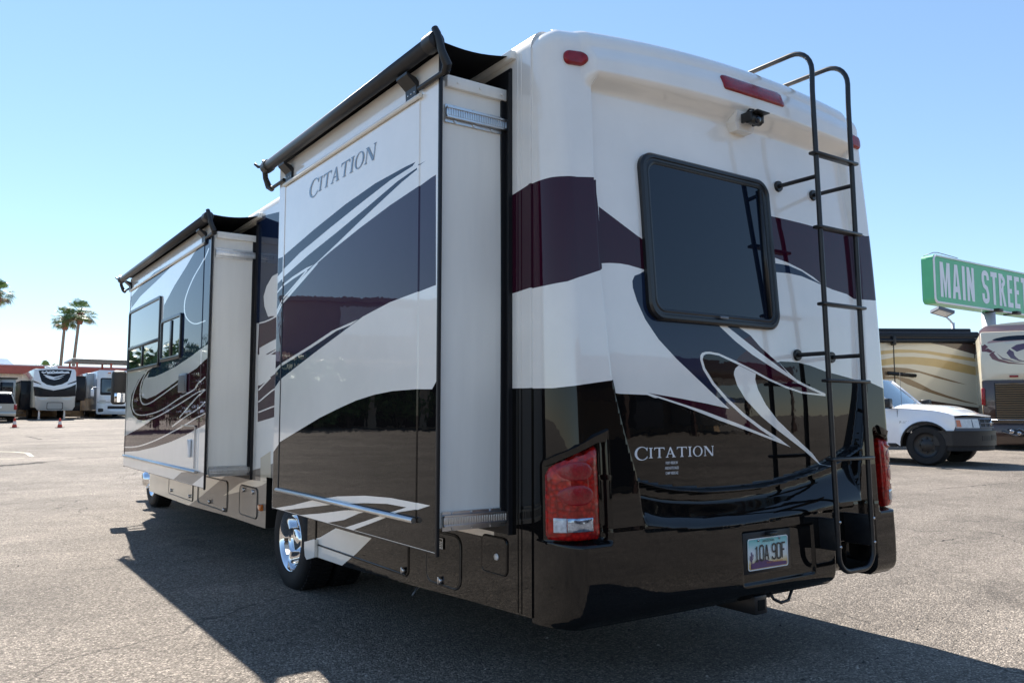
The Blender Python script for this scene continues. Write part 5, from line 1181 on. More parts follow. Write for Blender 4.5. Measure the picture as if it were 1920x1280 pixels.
mat('rv_gold', (.52, .36, .14), rough=.3, coat=.8, var=.06, vscale=2)
mat('rv_bronze', (.22, .135, .065), rough=.3, coat=.8)
mat('rv_chocolate', (.050, .022, .014), rough=.22, coat=.9)
mat('rv_oxblood', (.12, .018, .018), rough=.22, coat=.9)
mat('rv_plum', (.075, .032, .07), rough=.22, coat=.9)
mat('rv_mauve', (.36, .22, .20), rough=.3, coat=.8)
mat('sign_green', (.075, .42, .20), rough=.45, coat=.3, var=.06, vscale=1.2)
mat('sign_white', (.72, .74, .80), rough=.4)
mat('post_grey', (.42, .44, .50), rough=.5, var=.08, vscale=2)
mat('cone_orange', (.62, .055, .022), rough=.55, var=.10, vscale=9)
mat('cone_reflect', (.70, .62, .60), rough=.4)
mat('cone_base', (.03, .02, .02), rough=.7)
mat('bark', (.20, .155, .125), rough=.9, var=.25, vscale=7, bump=.02, bscale=14)
mat('boots', (.20, .085, .055), rough=.9, var=.3, vscale=9)
mat('frond', (.115, .19, .055), rough=.5, spec=.35, var=.35, vscale=2)
mat('frond_dry', (.22, .15, .075), rough=.8, var=.3, vscale=2)
mat('leaf', (.13, .17, .022), rough=.6, var=.4, vscale=3)
mat('glass_sky', (.03, .045, .05), rough=.03, coat=1.0)
mat('headlamp', (.55, .56, .55), rough=.08, coat=1.0, var=.12, vscale=20)
mat('trim_grey', (.10, .115, .145), rough=.5)
mat('mountain_haze', (.42, .50, .66), rough=1.0, spec=0.0, var=.12, vscale=.01)  # distance haze painted in as a pale blue base colour

def sheet_th(name, outer, paints, fa, base, parent, **k):
    return sheet(name, outer, paints, fa, base, parent, **k)
def wheel_bg(parent, x, y, z, r, w, ax, rim='plastic_black', name='wheel'):
    """ax: unit axis pointing outwards"""
    mb = MB(); ax = Vector(ax)
    mb.lathe([(r * .60, -.02), (r * .64, .0), (r * .90, .005), (r * .97, -.02), (r, -.05), (r, -w + .04), (r * .95, -w), (r * .6, -w)], (x, y, z), ax, 36)
    o = mb.build(name, 'rubber', parent, autosm=40)
    mb = MB(); mb.lathe([(r * .62, -.01), (r * .60, -.03), (r * .50, -.055), (r * .30, -.045), (r * .22, -.015), (0, -.012)], (x, y, z), ax, 28)
    t1 = ax.cross(Vector((0, 0, 1))).normalized(); t2 = ax.cross(t1)
    for k in range(8):
        cc = Vector((x, y, z)) + (t1 * cos(k * pi / 4) + t2 * sin(k * pi / 4)) * r * .36 - ax * .048; mb.tube([cc, cc + ax * .03], r * .04, 6)
    mb.build('rim', rim, o, autosm=50)
    return o

# ------------------------------------------------------------------ pickup
def pickup(loc, rotz):
    R = thing('pickup_truck', 'white pickup truck with black wheels and bumper beside the motorhome rear', 'pickup truck', loc, rotz)
    A = .485; wb = 3.05; zc = .385
    def arch(cx): return [(cx + A * cos(t), zc + A * sin(t)) for t in np.linspace(-.05, pi + .05, 18)]
    bot = .43
    side = [(.50, .66), (.55, .80), (.53, .985), (.45, 1.035), (.20, 1.092), (-.30, 1.128), (-.66, 1.145), (-2.0, 1.17), (-2.08, 1.12), (-2.12, 1.12), (-2.16, 1.17), (-3.98, 1.16), (-4.02, 1.1)]
    r_arch = arch(-wb)[::-1]; f_arch = arch(0)[::-1]
    side = side + r_arch + [(-2.4, bot), (-.6, bot)] + f_arch + [(.49, .60)]
    NX = lambda y: .92 - .38 * (abs(y) / .85) ** 2          # plan of the rounded front
    def half(x, z):
        h = .968 - .10 * max(0, (x - .05) / .5) ** 2.2 - .035 * max(0, (z - .85) / .3) ** 2 - .03 * max(0, (.75 - z) / .35) ** 2
        d = hypot(x, z - zc)
        for cx in (0, -wb):
            d = hypot(x - cx, z - zc)
            if d < A + .09: h += .028 * (1 - (d - A) / .09)
        return h
    gx = [(x, z) for x in np.arange(-3.95, .84, .07) for z in np.arange(.47, 1.16, .06)]
    for sg in (-1, 1):
        sheet('body_side', side, [], lambda x, z, sg=sg: (x, sg * half(x, z), z), 'car_white', R, grid=gx, smooth=True, flip=(sg > 0))
        m = MB(); pts = arch(0); m.tube([(x, sg * (half(x, z) - .01), z) for x, z in pts], .022, 8); m.build('arch_lip', 'plastic_black', R)
        m = MB(); m.tube([(x, sg * (half(x, z) - .01), z) for x, z in arch(-wb)], .022, 8); m.build('arch_lip', 'plastic_black', R)
        m = MB(); m.box(-.545, -.540, sg * .962, sg * .945, .50, 1.13); m.box(-2.0, -1.995, sg * .962, sg * .945, .50, 1.15); m.build('door_gap', 'seal', R)
        m = MB(); m.box(-1.92, -1.75, sg * .955, sg * .985, .985, 1.02, b=.008); m.build('door_handle', 'plastic_black', R)
        m = MB(); m.box(-2.4, -.58, sg * .90, sg * .945, .36, .44, b=.02); m.build('rocker', 'plastic_black', R)
        for cx in (0, -wb): wheel_bg(R, cx, sg * .955, zc + .015, .41, .28, (0, sg, 0))
        m = MB(); m.box(-.78, -.60, sg * 1.01, sg * 1.20, 1.17, 1.36, b=.03); m.tube([(-.70, sg * .92, 1.19), (-.70, sg * 1.03, 1.22)], .025, 8); m.build('door_mirror', 'plastic_black', R)
    # bonnet
    hx = lambda x: float(np.interp(x, [-.66, -.30, .20, .45, .53, .80, .92], [1.145, 1.13, 1.092, 1.035, .99, .95, .925]))
    def hz(x, y):
        w = half(min(x, .53), 1.0); t = min(1, abs(y) / w)
        return hx(x) + (.115 * (1 - t ** 3)) * (1 - .75 * max(0, (x - .2) / .7)) + (.04 * max(0, x - .45) if abs(y) < .8 else 0)
    out = [(x, -half(min(x, .53), hx(x))) for x in np.linspace(-.66, .52, 14)]
    yy = np.linspace(-out[-1][1], 0, 9)[::-1]
    front = [(NX(y) - .02, -y) for y in np.linspace(.84, -.84, 15)]
    out = out + front + [(x, -y) for x, y in out[::-1]]
    grid = [(x, y) for x in np.linspace(-.6, .84, 20) for y in np.linspace(-.85, .85, 22)]
    sheet('bonnet', out, [], lambda x, y: (x, y, hz(x, y) + .002), 'car_white', R, grid=grid, smooth=True)
    # nose: grey header following the rounded plan, headlights, grille
    def ring(y0_, y1_, z0_, z1_, d0, d1, n=10, top=0.0):
        m = MB(); vs = []
        for k in range(n + 1):
            y = y0_ + (y1_ - y0_) * k / n
            for z, d in ((z0_, d0), (z0_, d1), (z1_ - top * abs(y) ** 2, d1 - .03 * (z1_ > .9)), (z1_ - top * abs(y) ** 2, d0)): vs.append((NX(y) + d, y, z))
        fs = [(k * 4 + i, k * 4 + (i + 1) % 4, (k + 1) * 4 + (i + 1) % 4, (k + 1) * 4 + i) for k in range(n) for i in range(4)] + [(0, 1, 2, 3), tuple(n * 4 + i for i in (3, 2, 1, 0))]
        return m.add(vs, fs, 0)
    ring(-.85, .85, .70, .965, -.20, -.005, 20).build('nose_panel', 'trim_grey', R, autosm=40)
    for sg in (-1, 1):
        h = ring(sg * .40, sg * .838, .755, .935, -.04, .012, 8).build('headlight', 'headlamp', R, autosm=40)
        ring(sg * .765, sg * .832, .775, .915, -.03, .016, 5).build('turn_signal', 'amber', h, autosm=40)
        ring(sg * .545, sg * .56, .768, .922, -.03, .016, 2).build('lamp_divider', 'trim_grey', h)
    g = ring(-.385, .385, .76, .94, -.05, .008, 12).build('grille', 'seal', R, autosm=40)
    for z in (.765, .85, .935): ring(-.39, .39, z - .012, z + .012, -.02, .024, 12).build('grille_bar', 'trim_grey', g, autosm=40)
    for y in np.linspace(-.38, .38, 6): ring(y - .011, y + .011, .765, .94, -.02, .018, 1).build('grille_bar', 'trim_grey', g)
    m = MB(); m.lathe([(0, .03), (.055, .028), (.06, .02), (.06, 0)], (.915, 0, .85), (1, 0, 0), 20); m.build('badge', 'hardware', g)
    text_mesh('fender_badge', 'F-150', .07, lambda a, b: (-.40 + a, -.9685, .84 + b), 'plastic_black', R, xs=1.3)
    # bumper
    bp = ring(-.95, .95, .40, .70, -.30, .06, 24).build('front_bumper', 'plastic_black', R, autosm=40)
    ring(-.93, .93, .30, .43, -.30, .03, 20).build('air_dam', 'rubber', bp, autosm=40)
    ring(-.955, .955, .665, .70, -.2, .07, 24).build('bumper_pad', 'plastic_black', bp, autosm=40)
    ring(-.42, -.14, .50, .60, .0, .066, 4).build('bumper_slot', 'seal', bp); ring(.14, .42, .50, .60, .0, .066, 4).build('bumper_slot', 'seal', bp)
    ring(-.125, .125, .51, .61, .0, .068, 3).build('plate_holder', 'seal', bp)
    # cab
    zb, zr = 1.155, 1.80
    F = [(-.66, .86), (-1.22, .70), (-1.95, .70), (-2.06, .86)]
    bl = [(-.62, .90), (-2.04, .91)]
    m = MB(); top = rrect(-1.98, -1.26, -.70, .70, .14, 5)
    m.prism(top, lambda a, b: (a, b, zr - .05), lambda a, b: (-1.62 + (a + 1.62) * .92, b * .93, zr)); m.build('cab_roof', 'car_white', R)
    wv = [(-.60, -.88, zb - .03), (-.60, .88, zb - .03), (-1.27, .68, zr - .04), (-1.27, -.68, zr - .04)]
    m = MB(); m.add([(-.60, -.88, zb - .03), (-.52, 0, zb - .02), (-.60, .88, zb - .03), (-1.27, .68, zr - .04), (-1.22, 0, zr - .02), (-1.27, -.68, zr - .04)], [(0, 1, 4, 5), (1, 2, 3, 4)], 0, True); m.build('windscreen', 'glass_sky', R, fixn=False)
    m = MB(); m.add([(-2.04, -.86, zb), (-2.04, .86, zb), (-1.97, .68, zr - .04), (-1.97, -.68, zr - .04)], [(0, 1, 2, 3)]); m.build('rear_glass', 'glass_sky', R)
    for sg in (-1, 1):
        m = MB(); m.add([(-.72, sg * .895, zb - .01), (-1.30, sg * .70, zr - .06), (-1.92, sg * .70, zr - .06), (-2.0, sg * .895, zb + .01)], [(0, 1, 2, 3)]); m.build('side_glass', 'glass_sky', R)
        m = MB(); m.tube([(-.60, sg * .90, zb - .03), (-1.27, sg * .70, zr - .035)], .030, 8); m.tube([(-1.27, sg * .70, zr - .035), (-1.96, sg * .70, zr - .035)], .028, 8); m.tube([(-1.96, sg * .70, zr - .035), (-2.04, sg * .90, zb)], .05, 8); m.build('pillar', 'car_white', R)
    m = MB(); m.box(-.66, -.58, -.85, .85, zb - .045, zb - .015, b=.008); m.build('cowl', 'seal', R)
    m = MB(); m.tube([(-.585, -.45, zb + .012), (-.75, -.02, zb + .14)], .010, 6); m.tube([(-.585, .1, zb + .012), (-.75, .55, zb + .14)], .010, 6); m.build('wiper', 'seal', R)
    m = MB(); m.tube([(-.52, -.76, 1.13), (-.53, -.77, 1.9)], .004, 5); m.build('aerial', 'plastic_black', R)
    m = MB(); m.lathe([(0, .10), (.05, .10), (.10, .05), (.10, -.02)], (-1.4, 0, zb - .15), (0, 0, 1), 12); m.box(-1.75, -1.62, -.5, .5, .8, 1.42, b=.05); m.box(-.9, -.75, -.8, .8, .9, 1.12, b=.03); m.build('interior', 'plastic_black', R)
    # load bed
    m = MB(); m.box(-3.98, -2.14, -.84, .84, .70, .74); m.box(-4.03, -3.98, -.86, .86, .62, 1.14, b=.01); m.box(-2.16, -2.12, -.86, .86, .62, 1.15); m.build('load_bed', 'car_white', R)
    m = MB(); m.box(-4.14, -4.0, -.9, .9, .48, .62, b=.03); m.build('rear_bumper', 'plastic_black', R)
    m = MB(); m.box(-3.9, .6, -.75, .75, .36, .62); m.build('chassis', 'dark_under', R)
    return R
pk = PICKUP
PT = pickup((pk[0], pk[1], ground_z(pk[0], pk[1])), pk[2])
PT.scale = (1.04, 1.04, 1.04)

# ------------------------------------------------------------------ coaches parked behind the pickup
ROT = radians(-34.8)                      # the row faces back along the lot
RTV = (0.8211, -0.5707)
def row_pt(px, depth):
    a = (px - 960) / 1540 * depth
    return (-3.37 + FWH[0] * depth + RTV[0] * a, -2.89 + FWH[1] * depth + RTV[1] * a)
def coach_side():
    d = 26.0; k = d / 1540
    x0, y0 = row_pt(1843, d); gz = ground_z(x0, y0)
    R = thing('parked_coach', 'beige motorhome with gold stripes and brown awning, parked behind the pickup', 'motorhome', (x0, y0, gz), ROT + radians(2.0))
    Z = lambda py: 1.3 + (775 - py) * k - gz
    X = lambda px: (px - 1843) * k
    L = -11.0; H = Z(640)
    body = [(L, .55), (0, .55), (0, H), (L, H)]
    P = []
    cv = lambda pts: [(X(1640 + a / 6.857), Z(590 + b / 6.857)) for a, b in pts]
    c2 = lambda pts: [(X(1650 + a / 6.4), Z(700 + b / 6.4)) for a, b in pts]
    P.append(('rv_chocolate', cv([(600, 320), (900, 400), (1290, 510), (1290, 580), (1420, 590), (1420, 240), (600, 240)])))
    P.append(('rv_gold', cv([(-300, 500), (180, 460), (300, 450), (500, 455), (700, 470), (1000, 515), (1290, 560), (1390, 600), (1390, 650), (1290, 605), (1000, 560), (700, 510), (500, 492), (300, 495), (180, 505), (-300, 560)])))
    P.append(('rv_gold', cv([(-300, 640), (180, 565), (260, 545), (500, 545), (760, 565), (1000, 605), (1290, 670), (1390, 700), (1390, 800), (1290, 780), (1000, 720), (760, 670), (500, 640), (260, 640), (-300, 700)])))
    P.append(('rv_bronze', cv([(-300, 700), (260, 680), (400, 690), (560, 725), (760, 780), (1000, 850), (1180, 905), (1000, 870), (760, 810), (560, 750), (400, 745), (270, 770), (-300, 860)])))
    P.append(('rv_bronze', c2([(-900, 30), (190, 40), (340, 70), (470, 130), (600, 200), (800, 270), (1000, 330), (1200, 380), (1000, 350), (800, 300), (600, 240), (450, 190), (300, 130), (190, 70), (-900, 90)])))
    P.append(('rv_chocolate', c2([(-1600, 330), (600, 330), (800, 360), (1000, 390), (1250, 420), (1250, 900), (-1600, 900)])))
    P = [(c, [(min(-.002, max(L + .002, a)), min(H - .002, max(.552, b))) for a, b in p]) for c, p in P]
    sheet('body_side', body, P, lambda x, z: (x, 0, z), 'rv_cream', R)
    m = MB(); m.box(L, 0, .01, 2.5, .55, H); m.build('body', 'rv_cream', R)
    m = MB(); m.box(L, -.05, .02, 2.48, H, Z(622), b=.03); m.build('roof_edge', 'rv_charcoal', R)
    zt = Z(640); 
    m = MB(); m.tube([(L + 2, -.12, zt), (X(1838), -.12, zt)], .07, 16); aw = m.build('patio_awning', 'rv_charcoal', R)
    m = MB(); m.box(L + 2, X(1838), -.10, .02, zt + .05, zt + .26, b=.02); m.build('awning_case', 'rv_charcoal', aw)
    for px in (1672, 1836): 
        m = MB(); m.box(X(px) - .05, X(px) + .05, -.2, .0, zt - .14, zt + .14, b=.02); m.build('awning_end', 'plastic_black', aw)
    m = MB(); m.box(X(1826), X(1846), -.10, -.01, Z(645), Z(633), b=.02); m.build('awning_bracket', 'rv_white', aw)
    m = MB(); m.box(L + 3, X(1836), .3, 2.2, Z(624), Z(614), b=.04); m.build('roof_rail', 'rv_charcoal', R)
    for px in (1700, 1760, 1800): 
        m = MB(); m.box(X(px) - .35, X(px) + .35, .5, 1.2, Z(622), Z(617) + .05, b=.05); m.build('roof_vent', 'rv_white', R)
    m = MB(); m.tube([(X(1660), -.07, Z(700)), (X(1713), -.07, Z(705))], .055, 8); m.build('grab_rail', 'plastic_black', R)
    m = MB(); m.box(X(1674), X(1675.5), -.012, .0, .6, Z(636)); m.box(X(1831), X(1833), -.015, .0, .9, Z(660)); m.build('slide_joint', 'seal', R)
    m = MB(); m.box(X(1830), X(1833) + .12, -.06, -.004, Z(760), Z(665)); m.build('corner_trim', 'rv_cream', R)
    for x in (-2.4, -3.5, -9.0): wheel_bg(R, x, .05, .5, .5, .3, (0, -1, 0), 'hardware')
    m = MB(); m.box(-10.8, -.3, .1, 2.4, .3, .6); m.build('chassis', 'dark_under', R)
coach_side()
def coach_rear():
    d = 23.0; k = d / 1540
    x0, y0 = row_pt(1841, d); gz = ground_z(x0, y0)
    R = thing('diesel_coach', 'cream and brown motorhome tail with plum swirls and slatted engine grille at right edge', 'motorhome', (x0, y0, gz), ROT - radians(27.0))
    Z = lambda py: 1.3 + (775 - py) * k - gz
    X = lambda px: (px - 1841) * k * .885
    W = 2.55
    cv = lambda pts: [(X(1640 + a / 6.857), Z(590 + b / 6.857)) for a, b in pts]
    def face(x, z):
        t = (x - W / 2) / (W / 2)
        return (x, .10 * t ** 4 + max(0, z - 2.4) ** 2 * .25, z)
    xs = np.linspace(0, W, 20)
    top = [(float(x), Z(612) + .12 * (1 - ((x - W / 2) / (W / 2)) ** 2) - (.10 if x in (xs[0], xs[-1]) else 0)) for x in xs]
    zb = Z(713)
    outer = [(0, zb), (W, zb)] + top[::-1]
    mir = lambda p: [(W - a, b) for a, b in p[::-1]]
    P = [('rv_mauve', [(0, Z(645)), (.5, Z(642)), (W / 2, Z(640)), (W - .5, Z(642)), (W, Z(645)), (W, Z(590)), (0, Z(590))])]
    win = cv([(1410, 258), (1500, 215), (1640, 180), (1780, 168), (1920, 165)]) + cv([(1920, 285), (1700, 270), (1550, 265)])
    P.append(('glass_dark', [(X(1846), Z(636)), (.45, Z(626)), (W / 2, Z(622)), (W - .45, Z(626)), (W - .08, Z(636)), (W - .45, Z(640)), (W / 2, Z(639)), (.45, Z(640))]))
    a1 = cv([(1395, 385), (1440, 378), (1480, 415), (1440, 445), (1475, 432), (1535, 475), (1500, 495), (1460, 480), (1395, 475)])
    a2 = cv([(1485, 515), (1520, 485), (1565, 475), (1545, 500), (1600, 570), (1720, 615), (1900, 645), (2000, 650), (1900, 652), (1720, 640), (1600, 610), (1520, 575)])
    a3 = cv([(1580, 500), (1650, 560), (1780, 605), (1960, 630), (1780, 618), (1650, 585)])
    b1 = cv([(1700, 500), (1740, 455), (1790, 490), (1800, 540), (1850, 590), (1950, 620), (1850, 610), (1750, 570)])
    b2 = cv([(1760, 440), (1830, 400), (1980, 375), (2200, 400), (2200, 455), (1980, 440), (1830, 490)])
    for c, p in (('rv_oxblood', a1), ('rv_oxblood', a2), ('rv_plum', a3), ('rv_plum', b1), ('rv_plum', b2)):
        P.append((c, p))
    P = [(c, [(min(W - .003, max(.003, a)), min(top[3][1] - .03, max(zb + .003, b))) for a, b in p]) for c, p in P]
    g = [(a, b) for a in np.linspace(.1, W - .1, 16) for b in np.linspace(zb + .1, Z(618), 16)]
    sheet('rear_cap', outer, P, face, 'rv_cream', R, grid=g, smooth=True)
    m = MB(); m.box(.02, W - .02, .14, 10.5, .55, Z(622), b=.05); m.build('body', 'rv_cream', R, autosm=40)
    m = MB(); m.box(0, W, .03, .30, .55, zb - .004, b=.03); m.build('lower_panel', 'rv_chocolate', R, autosm=40)
    gx0, gx1 = X(1863), W - .35; z0, z1 = Z(790), Z(718)
    m = MB(); m.box(gx0, gx1, .0, .04, z0, z1); gr = m.build('engine_grille', 'seal', R)
    n = 17
    for i in range(n):
        z = z0 + (z1 - z0) * (i + .5) / n
        m = MB(); m.add([(gx0 + .02, -.03, z - .018), (gx1 - .02, -.03, z - .018), (gx1 - .02, .0, z + .014), (gx0 + .02, .0, z + .014), (gx0 + .02, -.025, z - .024), (gx1 - .02, -.025, z - .024), (gx1 - .02, .0, z + .006), (gx0 + .02, .0, z + .006)], [(0, 1, 2, 3), (4, 7, 6, 5), (0, 4, 5, 1), (3, 2, 6, 7), (0, 3, 7, 4), (1, 5, 6, 2)]); m.build('slat', 'rv_bronze', gr)
    m = MB(); m.box(-.02, W + .02, -.14, .10, Z(833), Z(795), b=.05); m.build('rear_bumper', 'rv_chocolate', R, autosm=40)
    m = MB(); m.tube([(.0, -.145, Z(787)), (W, -.145, Z(787))], .012, 6); m.build('bumper_trim', 'hardware', R)
    for x in (-.03, W - .05):
        m = MB(); m.box(x, x + .09, -.06, .10, Z(760), Z(728), b=.03); m.build('tail_light', 'red_plain', R, autosm=50)
    m = MB(); m.box(X(1891), X(1907), -.035, .01, Z(708.5), Z(705), b=.01); m.build('brake_light', 'red_plain', R, autosm=50)
    m = MB(); m.box(W / 2 - .25, W / 2 + .25, -.02, .03, Z(712), Z(700), b=.01); m.build('cap_step', 'rv_cream', R, autosm=40)
    for x in (.18, W - .18): wheel_bg(R, x, 3.2, .5, .5, .3, (-1 if x < 1 else 1, 0, 0), 'hardware')
    m = MB(); m.box(.1, W - .1, .2, 10, .3, .6); m.build('chassis', 'dark_under', R)
    # tow hitch hardware behind the bumper
    T = thing('tow_bar', 'chrome and black tow bar hardware at the brown coach tail beside the pickup nose', 'tow bar', (x0 + RTV[0] * .55 - FWH[0] * .5, y0 + RTV[1] * .55 - FWH[1] * .5, gz), ROT - radians(27.0))
    m = MB(); m.tube([(-.25, .2, .58), (-.05, -.1, .52), (.10, -.2, .58), (.3, -.3, .45)], .028, 10); m.tube([(-.3, .0, .50), (.0, -.25, .40), (.5, -.1, .52)], .03, 10); m.build('arm', 'grey_metal', T)
    m = MB(); m.tube([(-.1, .35, .5), (0, -.1, .48)], .05, 8); m.tube([(.1, -.1, .50), (.3, .0, .38), (.55, -.15, .42), (.8, .1, .40)], .045, 10); m.box(-.1, .2, -.2, .05, .36, .56, b=.03); m.build('mount', 'black_metal', T, autosm=40)
    m = MB()
    for k_ in range(5): m.lathe([(.02, -.02), (.06, -.015), (.06, .015), (.02, .02)], (-.1 + .17 * k_, -.30 + .04 * (k_ % 2), .50 - .05 * (k_ % 3)), (.3, 1, .2), 14)
    m.build('shackle', 'hardware', T)
coach_rear()

# ------------------------------------------------------------------ street sign
def sign():
    x0, x1, y, z0, z1 = 38.05, 51.8, 18.93, 6.90, 9.45
    R = thing('roadside_sign', 'large green MAIN STREET sign box on a grey pole above the coaches', 'sign', (44.3, 19.8, ground_z(44.3, 19.8)))
    gz = R.location.z
    T = lambda x, yy, z: (x - 44.3, yy - 19.8, z - gz)
    out = rrect(x0, x1, z0, z1, .28, 6)
    m = MB(); m.prism(out, lambda a, b: T(a, y + .02, b), lambda a, b: T(a, y + .62, b)); m.build('cabinet', 'sign_green', R)
    inn = rrect(x0 + .10, x1 - .10, z0 + .12, z1 - .10, .22, 6); n = len(out)
    m = MB(); o2 = rrect(x0 + .02, x1 - .02, z0 + .02, z1 - .02, .27, 6)
    vs = [T(a, y + .015, b) for a, b in o2] + [T(a, y - .05, b) for a, b in rrect(x0 + .04, x1 - .04, z0 + .05, z1 - .04, .25, 6)] + [T(a, y - .05, b) for a, b in inn] + [T(a, y + .0, b) for a, b in inn]
    m.add(vs, [(k * n + i, k * n + (i + 1) % n, (k + 1) * n + (i + 1) % n, (k + 1) * n + i) for k in range(3) for i in range(n)], 0); m.build('retainer', 'sign_white', R)
    m = MB(); m.add([T(a, y - .002, b) for a, b in inn], [tuple(range(n))]); m.build('face', 'sign_green', R, fixn=False)
    # condensed capitals
    sw = .145
    H = 1.83
    def st(pts, w=sw): return stroke(pts, w)
    def seg(path, w=sw): return [stroke(path, w)]
    W_ = .78
    def M_(x): return [[(x, 0), (x + .27, 0), (x + .27, 1.1), (x + .44, 0), (x + .56, 0), (x + .73, 1.1), (x + .73, 0), (x + 1.0, 0), (x + 1.0, H), (x + .68, H), (x + .5, .75), (x + .32, H), (x, H)]], 1.0
    def A_(x): return [[(x, 0), (x + .27, 0), (x + .32, .36), (x + .52, .36), (x + .57, 0), (x + .84, 0), (x + .58, H), (x + .26, H)][:0] or [(x, 0), (x + .27, 0), (x + .42, H - .35), (x + .58, H), (x + .26, H)], [(x + .26, H), (x + .42, H - .35), (x + .57, 0), (x + .84, 0), (x + .58, H)], [(x + .2, .36), (x + .64, .36), (x + .60, .66), (x + .24, .66)]], .84
    def I_(x): return [[(x, 0), (x + .29, 0), (x + .29, H), (x, H)]], .29
    def N_(x): return [[(x, 0), (x + .26, 0), (x + .26, H), (x, H)], [(x, H), (x + .28, H), (x + .78, 0), (x + .50, 0)], [(x + .52, 0), (x + .78, 0), (x + .78, H), (x + .52, H)]], .78
    def T_(x): return [[(x + .22, 0), (x + .50, 0), (x + .50, H), (x + .22, H)], [(x, H - .28), (x + .72, H - .28), (x + .72, H), (x, H)]], .72
    def E_(x): return [[(x, 0), (x + .27, 0), (x + .27, H), (x, H)], [(x, 0), (x + .64, 0), (x + .64, .27), (x, .27)], [(x, H - .27), (x + .62, H - .27), (x + .62, H), (x, H)], [(x, .80), (x + .54, .80), (x + .54, 1.06), (x, 1.06)]], .64
    def R_(x): return [[(x, 0), (x + .27, 0), (x + .27, H), (x, H)], st([(x + .13, H - .13), (x + .42, H - .13)] + arc((x + .42, H - .42), .19, pi / 2, -pi / 2, 8)[0:] + [(x + .42, .92), (x + .13, .92)], .13), [(x + .25, .95), (x + .48, .95), (x + .78, 0), (x + .50, 0)]], .78
    def S_(x):
        r = .26; w = .135
        p = [(x + .70, H - .52), (x + .68, H - .30)] + [(x + .41 + .26 * cos(t), H - .30 + .17 * sin(t)) for t in np.linspace(.1, pi - .2, 8)] + [(x + .14, H - .55), (x + .25, H - .85), (x + .55, .85), (x + .67, .55)] + [(x + .41 + .26 * cos(t), .30 - .17 * sin(t)) for t in np.linspace(.1, pi - .1, 8)] + [(x + .14, .42), (x + .13, .55)]
        return [st(p[i:i + 3], w) for i in range(0, len(p) - 2, 1)], .82
    x = x0 + .62; P = []
    for ch in 'MAIN STREET':
        if ch == ' ': x += .62; continue
        f = {'M': M_, 'A': A_, 'I': I_, 'N': N_, 'S': S_, 'T': T_, 'R': R_, 'E': E_}[ch]
        ps, adv = f(x); P += ps; x += adv + .20
    zb = z0 + .38
    union_flat('lettering', P, lambda a, b: T(a, y - .012, zb + b), 'sign_white', R)
    m = MB(); m.tube([T(44.3, 19.25, gz - .5), T(44.3, 19.25, z0 + .02)], .34, 24); m.build('pole', 'post_grey', R)
    for xx in (43.9, 46.0):
        m = MB(); m.tube([T(xx, y + .3, z0 - .05), T(xx, y - .35, z0 - .02)], .04, 6); m.box(*[v for v in (xx - 44.3 - .25, xx - 44.3 + .25)], y - 19.8 - .55, y - 19.8 - .25, z0 - gz - .08, z0 - gz + .10, b=.03); m.build('flood_lamp', 'plastic_black', R)
    m = MB(); m.tube([T(x0 + .02, y + .5, z1 - .05), T(x0 + .05, y - .02, z1 + .06), T(x0 + .4, y - .05, z1 + .09), T(x0 + 2.4, y - .05, z1 + .02)], .02, 6); m.build('conduit', 'trim_grey', R)
    for xx, w in ((42.3, .5), (45.8, .4)):
        m = MB(); m.box(xx - 44.3, xx - 44.3 + w, .2, .5, z1 - gz, z1 - gz + .1, b=.02); m.build('lifting_eye', 'trim_grey', R)
sign()
def flood_light():
    x, y = 32.94, 15.48; gz = ground_z(x, y)
    R = thing('lot_lamp', 'floodlight on a thin grey pole under the left end of the green sign', 'lamp post', (x, y, gz))
    m = MB(); m.tube([(0, 0, -.3), (0, 0, 5.25 - gz)], [.09, .07], 12); m.build('pole', 'post_grey', R)
    m = MB(); m.tube([(0, 0, 5.2 - gz), (-.1, .06, 5.35 - gz), (-.25, .14, 5.5 - gz)], .04, 8); m.build('arm', 'post_grey', R)
    c = Vector((-.42, .22, 5.72 - gz)); u = Vector((-.80, .45, .25)).normalized(); v = Vector((.2, .45, -.12)).normalized(); n = u.cross(v).normalized()
    if n.z > 0: n = -n
    def P(a, b, d): return c + u * a + v * b + n * d
    m = MB(); m.prism([(-.38, -.28), (.38, -.28), (.38, .28), (-.38, .28)], lambda a, b: P(a, b, -.08), lambda a, b: P(a, b, .06)); h = m.build('lamp_head', 'trim_grey', R)
    m = MB(); m.prism([(-.30, -.21), (.30, -.21), (.30, .21), (-.30, .21)], lambda a, b: P(a, b, .05), lambda a, b: P(a, b, .066)); m.build('lens', 'clear_lens', h)
flood_light()

# ------------------------------------------------------------------ cones
def cone(loc, label):
    R = thing('traffic_cone', label, 'traffic cone', loc, group='orange cones standing on the lot')
    m = MB(); m.lathe([(.115, .025), (.080, .16)], (0, 0, 0), (0, 0, 1), 20); m.lathe([(.063, .30), (.032, .44), (.026, .455), (0, .457)], (0, 0, 0), (0, 0, 1), 20); m.build('body', 'cone_orange', R)
    m = MB(); m.lathe([(.081, .155), (.0635, .305)], (0, 0, 0), (0, 0, 1), 20); m.build('collar', 'cone_reflect', R)
    m = MB(); m.box(-.18, .18, -.18, .18, .0, .03, b=.01); m.build('base', 'cone_base', R, autosm=40)
cone((-.442, 42.09, ground_z(-.442, 42.09)), 'orange traffic cone near the left edge, in front of the silver van')
cone((1.299, 40.88, ground_z(1.299, 40.88)), 'orange traffic cone in front of the dark-fronted trailer')

